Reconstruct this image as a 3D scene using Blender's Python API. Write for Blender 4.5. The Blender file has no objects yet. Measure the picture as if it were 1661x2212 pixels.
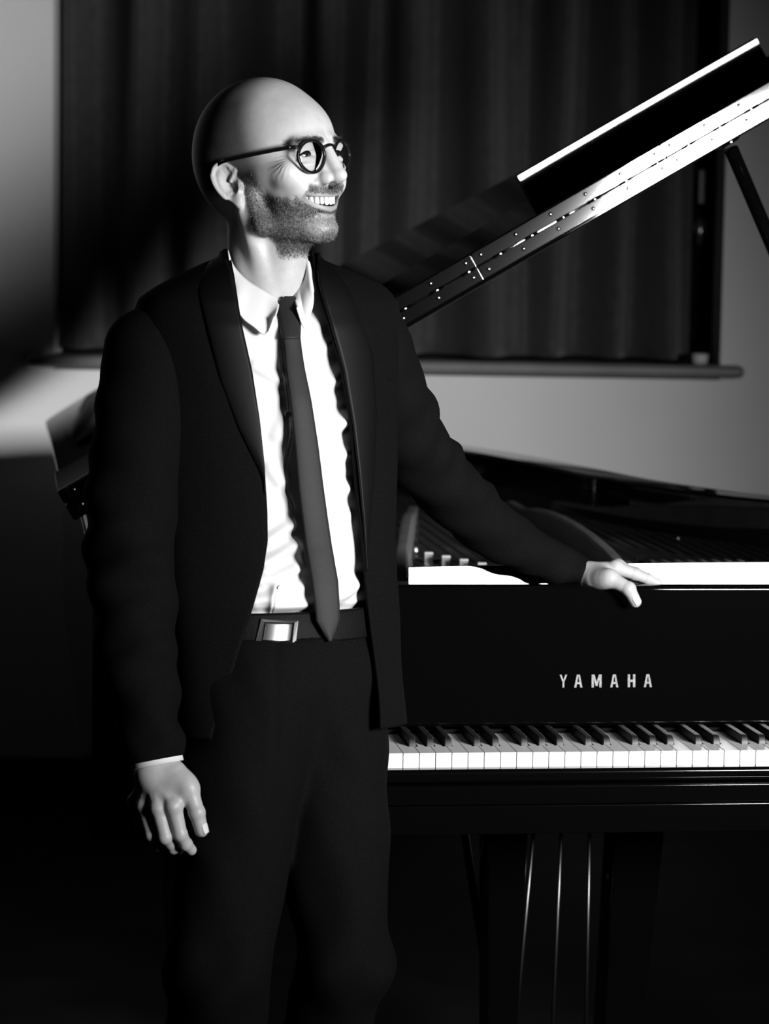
import bpy, bmesh, math, random
import numpy as np
from mathutils import Vector, Matrix

random.seed(7)
SC = bpy.context.scene
COL = SC.collection
R = math.radians

# ------------------------------------------------------------------ camera
CAM_H, PITCH, ROLL, FPX = 1.4521, 0.0963979, 0.0162086, 5883.0
cp, sp, cr, sr = math.cos(PITCH), math.sin(PITCH), math.cos(ROLL), math.sin(ROLL)
FWD = Vector((0, cp, -sp))
_r0, _d0 = Vector((1, 0, 0)), Vector((0, -sp, -cp))
EX = _r0 * cr - _d0 * sr
EY = _r0 * sr + _d0 * cr
cam_data = bpy.data.cameras.new('camera')
cam = bpy.data.objects.new('camera', cam_data)
COL.objects.link(cam)
cam.matrix_world = Matrix(((EX.x, -EY.x, -FWD.x, 0), (EX.y, -EY.y, -FWD.y, 0), (EX.z, -EY.z, -FWD.z, CAM_H), (0, 0, 0, 1)))
cam_data.sensor_fit = 'HORIZONTAL'
cam_data.sensor_width = 24.0
cam_data.lens = FPX * 24.0 / 1661.0
cam_data.clip_start = 0.05
cam_data.dof.use_dof = True
cam_data.dof.focus_distance = 3.76
cam_data.dof.aperture_fstop = 5.0
SC.camera = cam

# ------------------------------------------------------------------ world
W = bpy.data.worlds.new('night')
SC.world = W
W.use_nodes = True
W.node_tree.nodes['Background'].inputs[0].default_value = (1, 1, 1, 1)
W.node_tree.nodes['Background'].inputs[1].default_value = 0.002

# ------------------------------------------------------------------ lamps: one softbox from the right, in front
def area(name, loc, target, sx, sy, power, spread=180):
    d = bpy.data.lights.new(name, 'AREA')
    d.shape = 'RECTANGLE'; d.size = sx; d.size_y = sy
    d.energy = power; d.spread = R(spread)
    o = bpy.data.objects.new(name, d); COL.objects.link(o)
    o.location = loc
    o.rotation_euler = (Vector(target) - Vector(loc)).to_track_quat('-Z', 'Y').to_euler()
    return o
SOFT = Vector((1.88, 1.53, 1.53))
area('softbox', SOFT, (0.14, 4.2, 1.08), 0.85, 0.62, 25.5, 52)

SC.view_settings.view_transform = 'Standard'
SC.view_settings.look = 'None'
SC.view_settings.gamma = 1.0
SC.view_settings.exposure = 0.0
SC.view_settings.use_curve_mapping = False

# ------------------------------------------------------------------ helpers
def at(px, py, Y):
    """the point at world depth Y that shows at pixel (px, py)"""
    d = EX * ((px - 830.5) / FPX) + EY * ((py - 1106.0) / FPX) + FWD
    return Vector((0, 0, CAM_H)) + d * (Y / d.y)

def mat(name, g, rough=0.5, metal=0.0, spec=0.5, coat=0.0, noise=0.0, nscale=40.0, bump=0.0, bscale=200.0, sheen=0.0, aniso=0.0):
    m = bpy.data.materials.new(name); m.use_nodes = True
    nt = m.node_tree; b = nt.nodes['Principled BSDF']
    b.inputs['Base Color'].default_value = (g, g, g, 1)
    b.inputs['Roughness'].default_value = rough
    b.inputs['Metallic'].default_value = metal
    b.inputs['Specular IOR Level'].default_value = spec
    b.inputs['Coat Weight'].default_value = coat
    b.inputs['Coat Roughness'].default_value = 0.03
    b.inputs['Sheen Weight'].default_value = sheen
    b.inputs['Anisotropic'].default_value = aniso
    tc = None
    if noise or bump:
        tc = nt.nodes.new('ShaderNodeTexCoord')
    if noise:
        n = nt.nodes.new('ShaderNodeTexNoise'); n.inputs['Scale'].default_value = nscale; n.inputs['Detail'].default_value = 5
        nt.links.new(tc.outputs['Object'], n.inputs['Vector'])
        mr = nt.nodes.new('ShaderNodeMapRange')
        mr.inputs['From Min'].default_value = .3; mr.inputs['From Max'].default_value = .7
        mr.inputs['To Min'].default_value = g * (1 - noise); mr.inputs['To Max'].default_value = g * (1 + noise)
        nt.links.new(n.outputs['Fac'], mr.inputs['Value'])
        nt.links.new(mr.outputs[0], b.inputs['Base Color'])
    if bump:
        n = nt.nodes.new('ShaderNodeTexNoise'); n.inputs['Scale'].default_value = bscale; n.inputs['Detail'].default_value = 3
        nt.links.new(tc.outputs['Object'], n.inputs['Vector'])
        bp = nt.nodes.new('ShaderNodeBump'); bp.inputs['Strength'].default_value = bump; bp.inputs['Distance'].default_value = .002
        nt.links.new(n.outputs['Fac'], bp.inputs['Height'])
        nt.links.new(bp.outputs[0], b.inputs['Normal'])
    return m

M = dict(
    wall=mat('painted_wall', .88, .75, bump=.15, bscale=120, noise=.02, nscale=6),
    ceiling=mat('ceiling_paint', .10, .9),
    darkwall=mat('side_wall_paint', .05, .9),
    floor=mat('dark_parquet', .006, .75, spec=.04, noise=.4, nscale=5),
    base=mat('dark_baseboard', .012, .5),
    frame=mat('window_frame', .004, .8, spec=.05),
    sill=mat('sill_paint', .20, .45, noise=.15, nscale=9),
    velvet=mat('velvet', .065, .8, spec=.1, sheen=.15, noise=.15, nscale=30),
    lacquer=mat('black_lacquer', .0012, .025, spec=.5),
    lacquer2=mat('black_lacquer_worn', .0012, .08, spec=.5),
    ivory=mat('key_white', .62, .25, spec=.45),
    ebony=mat('key_black', .010, .42, spec=.35),
    felt=mat('felt', .004, .9, spec=.1),
    brass=mat('polished_brass', .50, .055, metal=1.0),
    steel=mat('steel', .55, .28, metal=1.0),
    strut=mat('strut_bronze', .17, .40, metal=.35, noise=.2, nscale=15),  # the plate's bronze without the painted shade
    agraffe=mat('agraffe_brass', .26, .35, metal=.3),
    screw=mat('screw_steel', .16, .16, metal=1.0),
    plate=mat('bronzed_plate_shaded', .06, .40, metal=.35, noise=.2, nscale=15),  # same bronze darkened, standing in for the rim's shadow inside the case
    wood=mat('soundboard_wood', .10, .5, noise=.25, nscale=12),
    string=mat('string_steel_shaded', .15, .3, metal=1.0),  # tone lowered too, as painted shade inside the rim
    letter=mat('brass_letter', .22, .6, metal=.0, spec=.1, noise=.35, nscale=220),
    white=mat('white_ceramic', .75, .4),
)

def obj(name, verts, faces, m=None, parent=None, smooth=False, bevel=0.0, seg=2):
    me = bpy.data.meshes.new(name)
    me.from_pydata([tuple(v) for v in verts], [], [tuple(f) for f in faces])
    me.update()
    o = bpy.data.objects.new(name, me); COL.objects.link(o)
    if m is not None: me.materials.append(m)
    if parent is not None: o.parent = parent
    if bevel:
        bv = o.modifiers.new('bevel', 'BEVEL'); bv.width = bevel; bv.segments = seg; bv.limit_method = 'ANGLE'; bv.angle_limit = R(35)
        smooth = True
    if smooth:
        me.polygons.foreach_set('use_smooth', [True] * len(me.polygons))
        if bevel:
            wn = o.modifiers.new('wn', 'WEIGHTED_NORMAL'); wn.keep_sharp = False
    return o

def root(name, label, cat, loc=(0, 0, 0), rz=0, group=None):
    o = bpy.data.objects.new(name, None); COL.objects.link(o)
    o.empty_display_size = .1
    o.location = loc; o.rotation_euler = (0, 0, rz)
    o['label'] = label; o['category'] = cat
    if group: o['group'] = group
    return o

def box(x0, x1, y0, y1, z0, z1):
    v = [(x0, y0, z0), (x1, y0, z0), (x1, y1, z0), (x0, y1, z0), (x0, y0, z1), (x1, y0, z1), (x1, y1, z1), (x0, y1, z1)]
    f = [(0, 3, 2, 1), (4, 5, 6, 7), (0, 1, 5, 4), (1, 2, 6, 5), (2, 3, 7, 6), (3, 0, 4, 7)]
    return v, f

class MB:
    def __init__(s): s.v = []; s.f = []
    def add(s, vf):
        n = len(s.v); s.v += [tuple(p) for p in vf[0]]; s.f += [tuple(i + n for i in q) for q in vf[1]]; return s
    def box(s, *a): return s.add(box(*a))
    def build(s, name, m, parent=None, **k): return obj(name, s.v, s.f, m, parent, **k)

def prism(poly, z0, z1):
    n = len(poly)
    v = [(x, y, z0) for x, y in poly] + [(x, y, z1) for x, y in poly]
    f = [tuple(range(n - 1, -1, -1)), tuple(range(n, 2 * n))] + [(i, (i + 1) % n, n + (i + 1) % n, n + i) for i in range(n)]
    return v, f

def tube(path, rad, n=12, caps=True):
    """round tube along a path of points; rad a number or one per point"""
    P = [Vector(p) for p in path]
    if not hasattr(rad, '__len__'): rad = [rad] * len(P)
    v, f = [], []
    up = Vector((0, 0, 1))
    t0 = (P[1] - P[0]).normalized()
    if abs(t0.dot(up)) > .95: up = Vector((1, 0, 0))
    a = t0.cross(up).normalized()
    for i, p in enumerate(P):
        t = (P[min(i + 1, len(P) - 1)] - P[max(i - 1, 0)]).normalized()
        a = (a - t * a.dot(t)).normalized(); b = t.cross(a)
        for k in range(n):
            th = 2 * math.pi * k / n
            v.append(p + (a * math.cos(th) + b * math.sin(th)) * rad[i])
    for i in range(len(P) - 1):
        for k in range(n):
            k2 = (k + 1) % n
            f.append((i * n + k, i * n + k2, (i + 1) * n + k2, (i + 1) * n + k))
    if caps:
        f.append(tuple(range(n - 1, -1, -1))); f.append(tuple((len(P) - 1) * n + k for k in range(n)))
    return v, f

def lathe(profile, n=24, c=(0, 0, 0)):
    v = []; f = []
    for r, z in profile:
        for k in range(n):
            th = 2 * math.pi * k / n
            v.append((c[0] + r * math.cos(th), c[1] + r * math.sin(th), c[2] + z))
    for i in range(len(profile) - 1):
        for k in range(n):
            k2 = (k + 1) % n
            f.append((i * n + k, i * n + k2, (i + 1) * n + k2, (i + 1) * n + k))
    f.append(tuple(range(n - 1, -1, -1))); f.append(tuple((len(profile) - 1) * n + k for k in range(n)))
    return v, f

def spline(pts, n):
    """Catmull-Rom through 2-D/3-D points"""
    P = [np.array(p, float) for p in pts]
    out = []
    for i in range(len(P) - 1):
        p0, p1, p2, p3 = P[max(i - 1, 0)], P[i], P[i + 1], P[min(i + 2, len(P) - 1)]
        for k in range(n):
            t = k / n
            out.append(.5 * ((2 * p1) + (-p0 + p2) * t + (2 * p0 - 5 * p1 + 4 * p2 - p3) * t * t + (-p0 + 3 * p1 - 3 * p2 + p3) * t ** 3))
    out.append(P[-1])
    return [tuple(q) for q in out]

def structure(o, label=None):
    o['kind'] = 'structure'
    if label: o['label'] = label
    return o

# ------------------------------------------------------------------ the room
WY = 7.1                                       # face of the back wall
WX0, WX1, WZ0, WZ1 = -.872, .868, 1.165, 2.75  # window opening
w = MB()
w.box(-4.2, WX0, WY, WY + .3, 0, 3.3).box(WX1, 3.2, WY, WY + .3, 0, 3.3)
w.box(WX0, WX1, WY, WY + .3, 0, WZ0 - .04).box(WX0, WX1, WY, WY + .3, WZ1, 3.3)
structure(w.build('wall_back', M['wall']), 'pale grey plastered wall behind the piano with a curtained window')
structure(obj('floor', *box(-4.2, 3.2, -1.6, WY + .3, -.1, 0), M['floor']), 'very dark floor under the piano')
structure(obj('ceiling', *box(-4.2, 3.2, -1.6, WY + .3, 3.3, 3.4), M['ceiling']), 'ceiling above the room')
structure(obj('wall_left', *box(-4.3, -4.2, -1.6, WY + .3, 0, 3.3), M['darkwall']), 'dim side wall on the left')
structure(obj('wall_right', *box(3.2, 3.3, -1.6, WY + .3, 0, 3.3), M['darkwall']), 'dim side wall on the right')
bb = MB().box(-4.2, 3.2, WY - .018, WY, 0, .085).box(-4.2, 3.2, WY - .012, WY, .085, .10)
structure(bb.build('baseboard_back', M['base'], bevel=.003), 'dark baseboard along the foot of the back wall')

# window: frame, mullions, panes; dark night outside
win = bpy.data.objects.new('window_1', None); COL.objects.link(win); win.location = (0, WY + .2, WZ0)
structure(win, 'dark framed window behind the velvet curtain')
H = WZ1 - WZ0
fr = MB()
fr.box(WX0, WX0 + .06, 0, .06, 0, H).box(WX1 - .06, WX1, 0, .06, 0, H).box(WX0, WX1, 0, .06, 0, .06).box(WX0, WX1, 0, .06, H - .06, H)
fr.build('window_frame', M['frame'], win, bevel=.004)
gl = bpy.data.materials.new('night_glass'); gl.use_nodes = True
gb = gl.node_tree.nodes['Principled BSDF']; gb.inputs['Base Color'].default_value = (.9, .9, .9, 1); gb.inputs['Roughness'].default_value = .02; gb.inputs['Transmission Weight'].default_value = 1.0
for k in range(2):
    a = WX0 + .06 + k * (WX1 - WX0 - .12) / 2; b = a + (WX1 - WX0 - .12) / 2
    s = MB().box(a, a + .05, -.01, .045, .06, H - .06).box(b - .05, b, -.01, .045, .06, H - .06).box(a, b, -.01, .045, .06, .115).box(a, b, -.01, .045, H - .115, H - .06)
    sa = s.build('window_sash', M['frame'], win, bevel=.004)
    obj('pane', *box(a + .05, b - .05, .015, .021, .115, H - .115), gl, sa)
p = at(1520, 488, WY + .19)
ha = MB().add(tube([(p.x - .012, -.03, p.z - WZ0 - .05), (p.x - .012, -.035, p.z - WZ0 + .02)], .008, 10)).box(p.x - .03, p.x + .006, -.028, -.008, p.z - WZ0 - .02, p.z - WZ0 + .01)
ha.build('window_handle', M['steel'], win, smooth=True)
p = at(1517, 400, WY + .19)
MB().box(p.x - .012, p.x + .006, -.03, -.008, p.z - WZ0 - .05, p.z - WZ0 + .04).build('window_hinge', mat('dull_metal', .12, .5, metal=.5), win, bevel=.003)
sl = obj('trim_1', *box(at(62, 748, WY).x, at(1603, 780, WY).x, WY - .06, WY + .2, WZ0 - .033, WZ0), M['sill'], bevel=.014, seg=4)
structure(sl, 'grey painted window sill with rounded ends')

# curtain
def curtain():
    x0, x1 = WX0 + .012, at(1503, 500, WY + .09).x
    z0, z1 = WZ0 + .012, WZ1 - .03
    # ridges of the pleats, as wall positions taken from the photograph (right faces catch the light)
    rid = [(150, 60, .030), (235, 50, .028), (330, 62, .040), (430, 46, .030), (510, 50, .03), (600, 62, .042), (695, 40, .03), (760, 48, .034), (830, 40, .02),
           (893, 62, .055), (975, 34, .022), (1062, 70, .055), (1150, 44, .026), (1212, 52, .050), (1290, 50, .036), (1345, 24, .012), (1445, 48, .055), (1490, 26, .02)]
    rid = [(165, 60, .030), (310, 60, .034), (425, 56, .030), (600, 74, .040), (705, 50, .034), (790, 50, .022), (880, 70, .045), (1052, 84, .048), (1125, 40, .012), (1205, 66, .044), (1325, 56, .030), (1440, 70, .048)]
    rid = [(at(a, 500, WY + .1).x, b / 820., c) for a, b, c in rid]
    nx, nz = 520, 46
    v = []
    for j in range(nz):
        t = j / (nz - 1); z = z0 + (z1 - z0) * t
        for i in range(nx):
            x = x0 + (x1 - x0) * i / (nx - 1)
            y = 0
            for k, (c, wd, h) in enumerate(rid):
                cc = c + .012 * math.sin(2.1 * z + k * 1.7) * (1 - .4 * t)
                d = (x - cc) / wd
                h2 = 4.6 * h * (1 + .18 * math.sin(k * 2.3 + z * 2.6))
                y -= h2 * math.exp(-d * d * (1.3 if d < 0 else 6.0))
            v.append((x, WY + .186 + y, z))
    f = [(j * nx + i, j * nx + i + 1, (j + 1) * nx + i + 1, (j + 1) * nx + i) for j in range(nz - 1) for i in range(nx - 1)]
    o = obj('curtain', v, f, M['velvet'], smooth=True)
    sd = o.modifiers.new('thick', 'SOLIDIFY'); sd.thickness = .003
    o['label'] = 'dark velvet curtain in deep vertical pleats drawn across the window'; o['category'] = 'curtain'
curtain()
p = at(1516, 753, WY - .01)
cup = obj('cup', *lathe([(.013, 0), (.019, .002), (.021, .012), (.022, .026), (.0205, .0265), (.019, .024), (.018, .006), (.004, .005)], 28), M['white'], smooth=True)
cup.location = (p.x, WY + .03, WZ0); cup['label'] = 'small white cup on the right end of the window sill'; cup['category'] = 'cup'
p = at(1479, 752, WY + .02)
bx = obj('box', *box(-.018, .018, -.014, .014, 0, .024), M['frame'], bevel=.002)
bx.location = (p.x, WY + .03, WZ0); bx['label'] = 'small black box on the window sill left of the white cup'; bx['category'] = 'box'

# ------------------------------------------------------------------ the grand piano (local frame: u right, v into the picture, origin below the middle of the keyboard front)
PY = R(7.7512)
piano = root('grand_piano', 'glossy black concert grand piano with raised lid behind the standing man', 'piano', (.35891, 3.8851, 0), PY)
KW = .02356; KT = .735
RT = 1.012        # top of the rim

def rim_outline(off):
    pts = [(-.775, -.10), (-.775, .6), (-.775, 1.5), (-.775, 2.25), (-.74, 2.50), (-.62, 2.63), (-.45, 2.655), (-.22, 2.58), (-.05, 2.47), (.09, 2.34), (.19, 2.10), (.27, 1.78), (.345, 1.42), (.40, 1.25), (.47, 1.10), (.565, .97), (.67, .86), (.745, .73), (.775, .55), (.775, .2), (.775, -.10)]
    s = spline(pts, 6)
    if not off: return s
    out = []
    for i, q in enumerate(s):
        a = np.array(s[max(i - 1, 0)]); b = np.array(s[min(i + 1, len(s) - 1)])
        t = (b - a) / np.linalg.norm(b - a); nrm = np.array((t[1], -t[0]))   # inside is to the right of travel (clockwise)
        out.append(tuple(np.array(q) + nrm * off))
    return out

def band(o, i, z0, z1):
    n = len(o); v = []; f = []
    for k in range(n):
        v += [(o[k][0], o[k][1], z0), (i[k][0], i[k][1], z0), (i[k][0], i[k][1], z1), (o[k][0], o[k][1], z1)]
    for k in range(n - 1):
        a, b = 4 * k, 4 * k + 4
        for e in range(4):
            e2 = (e + 1) % 4
            f.append((a + e, b + e, b + e2, a + e2))
    f.append((0, 1, 2, 3)); m = 4 * (n - 1); f.append((m + 3, m + 2, m + 1, m))
    return v, f
RO, RI = rim_outline(0), rim_outline(.085)
obj('rim', *band(RO, RI, .66, RT), M['lacquer'], piano, bevel=.006, seg=3)

# soundboard and iron plate inside the rim
def inner_poly(front, off):
    q = [(x, y) for x, y in rim_outline(off) if y > front]
    return [(q[0][0], front)] + q + [(q[-1][0], front)]
obj('soundboard', *prism(inner_poly(.50, .08), .845, .852), M['wood'], piano)
obj('iron_plate', *prism(inner_poly(.44, .09), .868, .893), M['plate'], piano, bevel=.004)
# struts of the plate
struts = [((-.268, .50), (-.085, 1.62)), ((.10, .50), (.14, 1.75)), ((-.52, .50), (-.45, 2.2))]
for (a, b) in struts:
    d = Vector((b[0] - a[0], b[1] - a[1])); nrm = Vector((-d.y, d.x)).normalized()
    v = []
    L = 8
    for k in range(L + 1):
        t = k / L; c = Vector(a) + d * t
        h = .935 + .032 * math.sin(math.pi * min(1, t * 1.15 + .05)) ** .6
        for s_, z in ((-.016, .89), (.016, .89), (.010, h), (-.010, h)):
            q = c + nrm * s_; v.append((q.x, q.y, z))
    f = [(4 * k + e, 4 * k + (e + 1) % 4, 4 * k + 4 + (e + 1) % 4, 4 * k + 4 + e) for k in range(L) for e in range(4)] + [(3, 2, 1, 0), (4 * L, 4 * L + 1, 4 * L + 2, 4 * L + 3)]
    obj('plate_strut', v, f, M['strut'], piano, bevel=.004)
# tuning pin field
obj('pin_block', *box(-.69, .69, .50, .62, .86, .905), M['plate'], piano)
pins = MB()
for i in range(60):
    u = -.66 + i * .0224
    for k in range(3):
        vv = .53 + k * .022 + .006 * (i % 2)
        pins.add(tube([(u + .004 * k, vv, .905), (u + .004 * k, vv, .932)], .0033, 6))
o = pins.build('tuning_pins', M['steel'], piano, smooth=True); o['kind'] = 'stuff'
# agraffes: along a line that runs back to the left, three strings through each
def agraffe_v(u): return .70 - (u + .10) * 2.3 if u < -.06 else .61 - (u + .06) * .15
st = MB()
ag_me = None
for i in range(58):
    u = -.64 + i * .0225
    if any(abs(u - (a[0] + (b[0] - a[0]) * min(1, (agraffe_v(u) - a[1]) / (b[1] - a[1])))) < .018 for a, b in struts): continue
    va = min(agraffe_v(u), 1.5)
    if ag_me is None:
        g = MB().box(-.0068, .0068, -.003, .003, .905, .9235)
        for k in (-1, 0, 1): g.add(tube([(k * .0048, -.006, .926), (k * .0048, .006, .926)], .0027, 8))
        g.add(tube([(0, -.0045, .905), (0, .0045, .905)], .006, 8))
        ag = g.build('agraffe', M['agraffe'], piano, smooth=False); ag_me = ag.data
    else:
        ag = bpy.data.objects.new('agraffe', ag_me); COL.objects.link(ag); ag.parent = piano
    ag.location = (u, va, 0)
    vend = 2.3 - max(0, u + .1) * 2.4
    for k in (-1, 0, 1):
        uu = u + k * .0048; d = .0007
        st.box(uu + .0 - d, uu + d, va, max(va + .3, vend), .9255, .9269)
        du = .05
        st.add(([(uu - d, va, .9255), (uu + d, va, .9255), (uu + d + du, .50, .925), (uu - d + du, .50, .925)], [(0, 1, 2, 3)]))
o = st.build('strings', M['string'], piano); o['kind'] = 'stuff'
# plate bolts
bolt_me = None
for (u, vv) in ((-.15, 1.14), (.15, .98), (.235, .78), (.05, 1.5), (.43, .88), (-.40, 1.3), (.17, 1.25)):
    pr_ = lathe([(.012, 0), (.013, .006), (.010, .016), (.005, .020)], 12)
    if bolt_me is None:
        bo = obj('plate_bolt', *pr_, M['steel'], piano, smooth=True); bolt_me = bo.data
    else:
        bo = bpy.data.objects.new('plate_bolt', bolt_me); COL.objects.link(bo); bo.parent = piano
    bo.location = (u, vv, .893)
# damper rail with damper heads
obj('damper_rail', *box(-.60, .40, .86, .875, .897, .915), M['lacquer2'], piano)

# shelf behind the fallboard and the folded music desk standing in it
obj('front_shelf', *box(-.69, .69, .205, .36, .905, .938), M['lacquer2'], piano, bevel=.002)
# a low board leaning back a few degrees, gently bowed: the strip that mirrors the lamp
Rz = Matrix.Rotation(PY, 3, 'Z'); PO = Vector((.35891, 3.8851, 0))
def desk():
    N = 28; v = []; bow = 0; prev = None; u0, u1 = -.292, .50
    for i in range(N + 1):
        u = u0 + (u1 - u0) * i / N
        P = Rz @ Vector((u, .236, .963)) + PO
        h = Rz.transposed() @ ((SOFT + Vector((.10, .06, -.22)) - P).normalized() + (Vector((0, 0, CAM_H)) - P).normalized()).normalized()
        fu, fw = h.x / -h.y, h.z / -h.y
        if prev is not None: bow += (fu + prev) / 2 * (u1 - u0) / N
        prev = fu
        for a, z in ((-.013, .9385), (.0, .9510), (.0235, .9745), (.0235, .9746)):
            v.append((u, .229 + bow + a * fw + (.010 if z > .97455 else 0), z))
        v.append((u, .247 + bow, .9385))
    K = 5
    f = [tuple(range(K - 1, -1, -1)), tuple(K * N + k for k in range(K))] + [(i * K + k, i * K + (k + 1) % K, i * K + K + (k + 1) % K, i * K + K + k) for i in range(N) for k in range(K)]
    return v, f
obj('music_desk', *desk(), M['lacquer'], piano)
obj('desk_bracket', *box(-.340, -.312, .232, .262, .9385, .973), mat('bracket_metal', .12, .5), piano, bevel=.002)

# fallboard
fb_prof = [(.160, .748), (.166, .742), (.196, .742), (.204, .94), (.200, .9515), (.190, .9545), (.181, .953), (.1775, .949)]
v = []; 
for u in (-.655, .655):
    for (vv, z) in fb_prof: v.append((u, vv, z))
n = len(fb_prof)
f = [tuple(range(n - 1, -1, -1)), tuple(range(n, 2 * n))] + [(i, (i + 1) % n, n + (i + 1) % n, n + i) for i in range(n)]
fall = obj('fallboard', v, f, M['lacquer'], piano, bevel=.0015)
# lettering YAMAHA in inlaid brass
def stroke_letters():
    Hh = .0193
    S = .0036   # stroke width
    def poly_pts(ch):
        if ch == 'Y': return [[(0, 1), (.20, 1), (.5, .56), (.80, 1), (1, 1), (.62, .42), (.62, 0), (.38, 0), (.38, .42)]]
        if ch == 'A': return [[(0, 0), (.27, 0), (.33, .26), (.67, .26), (.73, 0), (1, 0), (.68, 1), (.32, 1)], 'hole', [(.38, .42), (.62, .42), (.52, .84), (.48, .84)]]
        if ch == 'M': return [[(0, 0), (.22, 0), (.22, .62), (.42, .10), (.58, .10), (.78, .62), (.78, 0), (1, 0), (1, 1), (.72, 1), (.5, .42), (.28, 1), (0, 1)]]
        if ch == 'H': return [[(0, 0), (.30, 0), (.30, .40), (.70, .40), (.70, 0), (1, 0), (1, 1), (.70, 1), (.70, .58), (.30, .58), (.30, 1), (0, 1)]]
    spec = [('Y', 1205.2, 1221.8), ('A', 1237.6, 1255.8), ('M', 1276.4, 1298.5), ('A', 1318, 1336), ('H', 1357, 1373.8), ('A', 1393, 1411)]
    u_of = lambda x: (x - 1308.2) * (.1415 / 206.0)
    def face_pt(u, t):       # on the leaning front of the fallboard
        z = .8015 + t * Hh
        vv = .160 + (.1775 - .160) * (z - .748) / (.949 - .748) - .0006
        return (u, vv, z)
    for ch, x0, x1 in spec:
        u0, u1 = u_of(x0), u_of(x1)
        bm = bmesh.new()
        parts = poly_pts(ch)
        outer = parts[0]
        if ch == 'A':
            inner = parts[2]
            # left leg, right leg, top, bar
            pieces = [[(0, 0), (.27, 0), (.33, .26), (.38, .42), (.48, .84), (.48, 1), (.32, 1)], [(1, 0), (.68, 1), (.48, 1), (.48, .84), (.52, .84), (.62, .42), (.67, .26), (.73, 0)], [(.33, .26), (.67, .26), (.62, .42), (.38, .42)]]
        elif ch == 'Y':
            pieces = [[(0, 1), (.24, 1), (.5, .58), (.5, .42), (.38, .42)], [(.76, 1), (1, 1), (.62, .42), (.5, .42), (.5, .58)], [(.38, 0), (.62, 0), (.62, .42), (.38, .42)]]
        elif ch == 'M':
            pieces = [[(0, 0), (.22, 0), (.22, .62), (.22, 1), (0, 1)], [(.78, 0), (1, 0), (1, 1), (.78, 1), (.78, .62)], [(.22, 1), (.22, .62), (.42, .10), (.5, .10), (.5, .42), (.28, 1)], [(.78, 1), (.72, 1), (.5, .42), (.5, .10), (.58, .10), (.78, .62)]]
        else:
            pieces = [[(0, 0), (.30, 0), (.30, 1), (0, 1)], [(.70, 0), (1, 0), (1, 1), (.70, 1)], [(.30, .40), (.70, .40), (.70, .58), (.30, .58)]]
        for pc in pieces:
            vs = [bm.verts.new(face_pt(u0 + (u1 - u0) * a, b)) for a, b in pc]
            if sum(pc[i][0] * pc[(i + 1) % len(pc)][1] - pc[(i + 1) % len(pc)][0] * pc[i][1] for i in range(len(pc))) < 0: vs.reverse()
            bm.faces.new(vs)
        me = bpy.data.meshes.new('letter'); bm.to_mesh(me); bm.free()
        me.materials.append(M['letter'])
        o = bpy.data.objects.new('letter', me); COL.objects.link(o); o.parent = fall
        sd = o.modifiers.new('thick', 'SOLIDIFY'); sd.thickness = .0005; sd.offset = 0
stroke_letters()

# keys
def white_key_mesh(l, r):
    """top outline with notches l / r (metres cut from each side behind the head)"""
    g = .00045
    x0, x1 = g, KW - g
    poly = [(x0, 0), (x1, 0)]
    if r: poly += [(x1, .050), (x1 - r, .050), (x1 - r, .152)]
    else: poly += [(x1, .152)]
    if l: poly += [(x0 + l, .152), (x0 + l, .050), (x0, .050)]
    else: poly += [(x0, .152)]
    v, f = prism(poly, KT - .0228, KT - .0025)
    # key top plate with a small overhanging lip
    poly2 = [(a, b if b > 0 else -.0012) for a, b in poly]
    v2, f2 = prism(poly2, KT - .0025, KT)
    m = MB().add((v, f)).add((v2, f2))
    return m
CUT = {'C': (0, .0085), 'D': (.0055, .0055), 'E': (.0085, 0), 'F': (0, .0090), 'G': (.0050, .0072), 'A': (.0072, .0050), 'B': (.0090, 0), 'A0': (0, .0050), 'C8': (0, 0)}
kmesh = {}
kb = piano
names = ['A0', 'B'] + list('CDEFGAB') * 7 + ['C8']
for i, nm in enumerate(names):
    u = (i - 26) * KW
    if nm not in kmesh:
        o = white_key_mesh(*CUT[nm]).build('white_key', M['ivory'], piano, bevel=.0007, seg=2); kmesh[nm] = o
    else:
        s = kmesh[nm]; o = s.copy(); COL.objects.link(o)
    o.location = (u, 0, 0)
bk = None
OFF = {'C': -.0018, 'D': .0018, 'F': -.0028, 'G': 0, 'A': .0028}
for i, nm in enumerate(names[:-1]):
    k = nm[0]
    if k not in OFF: continue
    u = (i + 1 - 26) * KW + OFF[k]
    if bk is None:
        wb, wt = .0058, .0046
        prof = [(.0500, KT - .003), (.0506, KT + .002), (.0528, KT + .0085), (.0560, KT + .0112), (.0620, KT + .0122), (.152, KT + .0118), (.152, KT - .003)]
        vv = []
        for s_ in (-1, 1):
            for (q, z) in prof:
                t = min(1, max(0, (z - KT + .003) / .0152)); vv.append((s_ * (wb + (wt - wb) * t), q, z))
        n = len(prof)
        ff = [tuple(range(n)), tuple(range(2 * n - 1, n - 1, -1))] + [(i_, n + i_, n + (i_ + 1) % n, (i_ + 1) % n) for i_ in range(n)]
        bk = obj('black_key', vv, ff, M['ebony'], piano, bevel=.0012, seg=3); o = bk
    else:
        o = bk.copy(); COL.objects.link(o)
    o.location = (u, 0, 0)
obj('key_frame', *box(-.63, .63, .004, .33, .668, .709), M['felt'], piano)
obj('name_felt', *box(-.62, .62, .1535, .160, .7355, .7405), M['felt'], piano)
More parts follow.
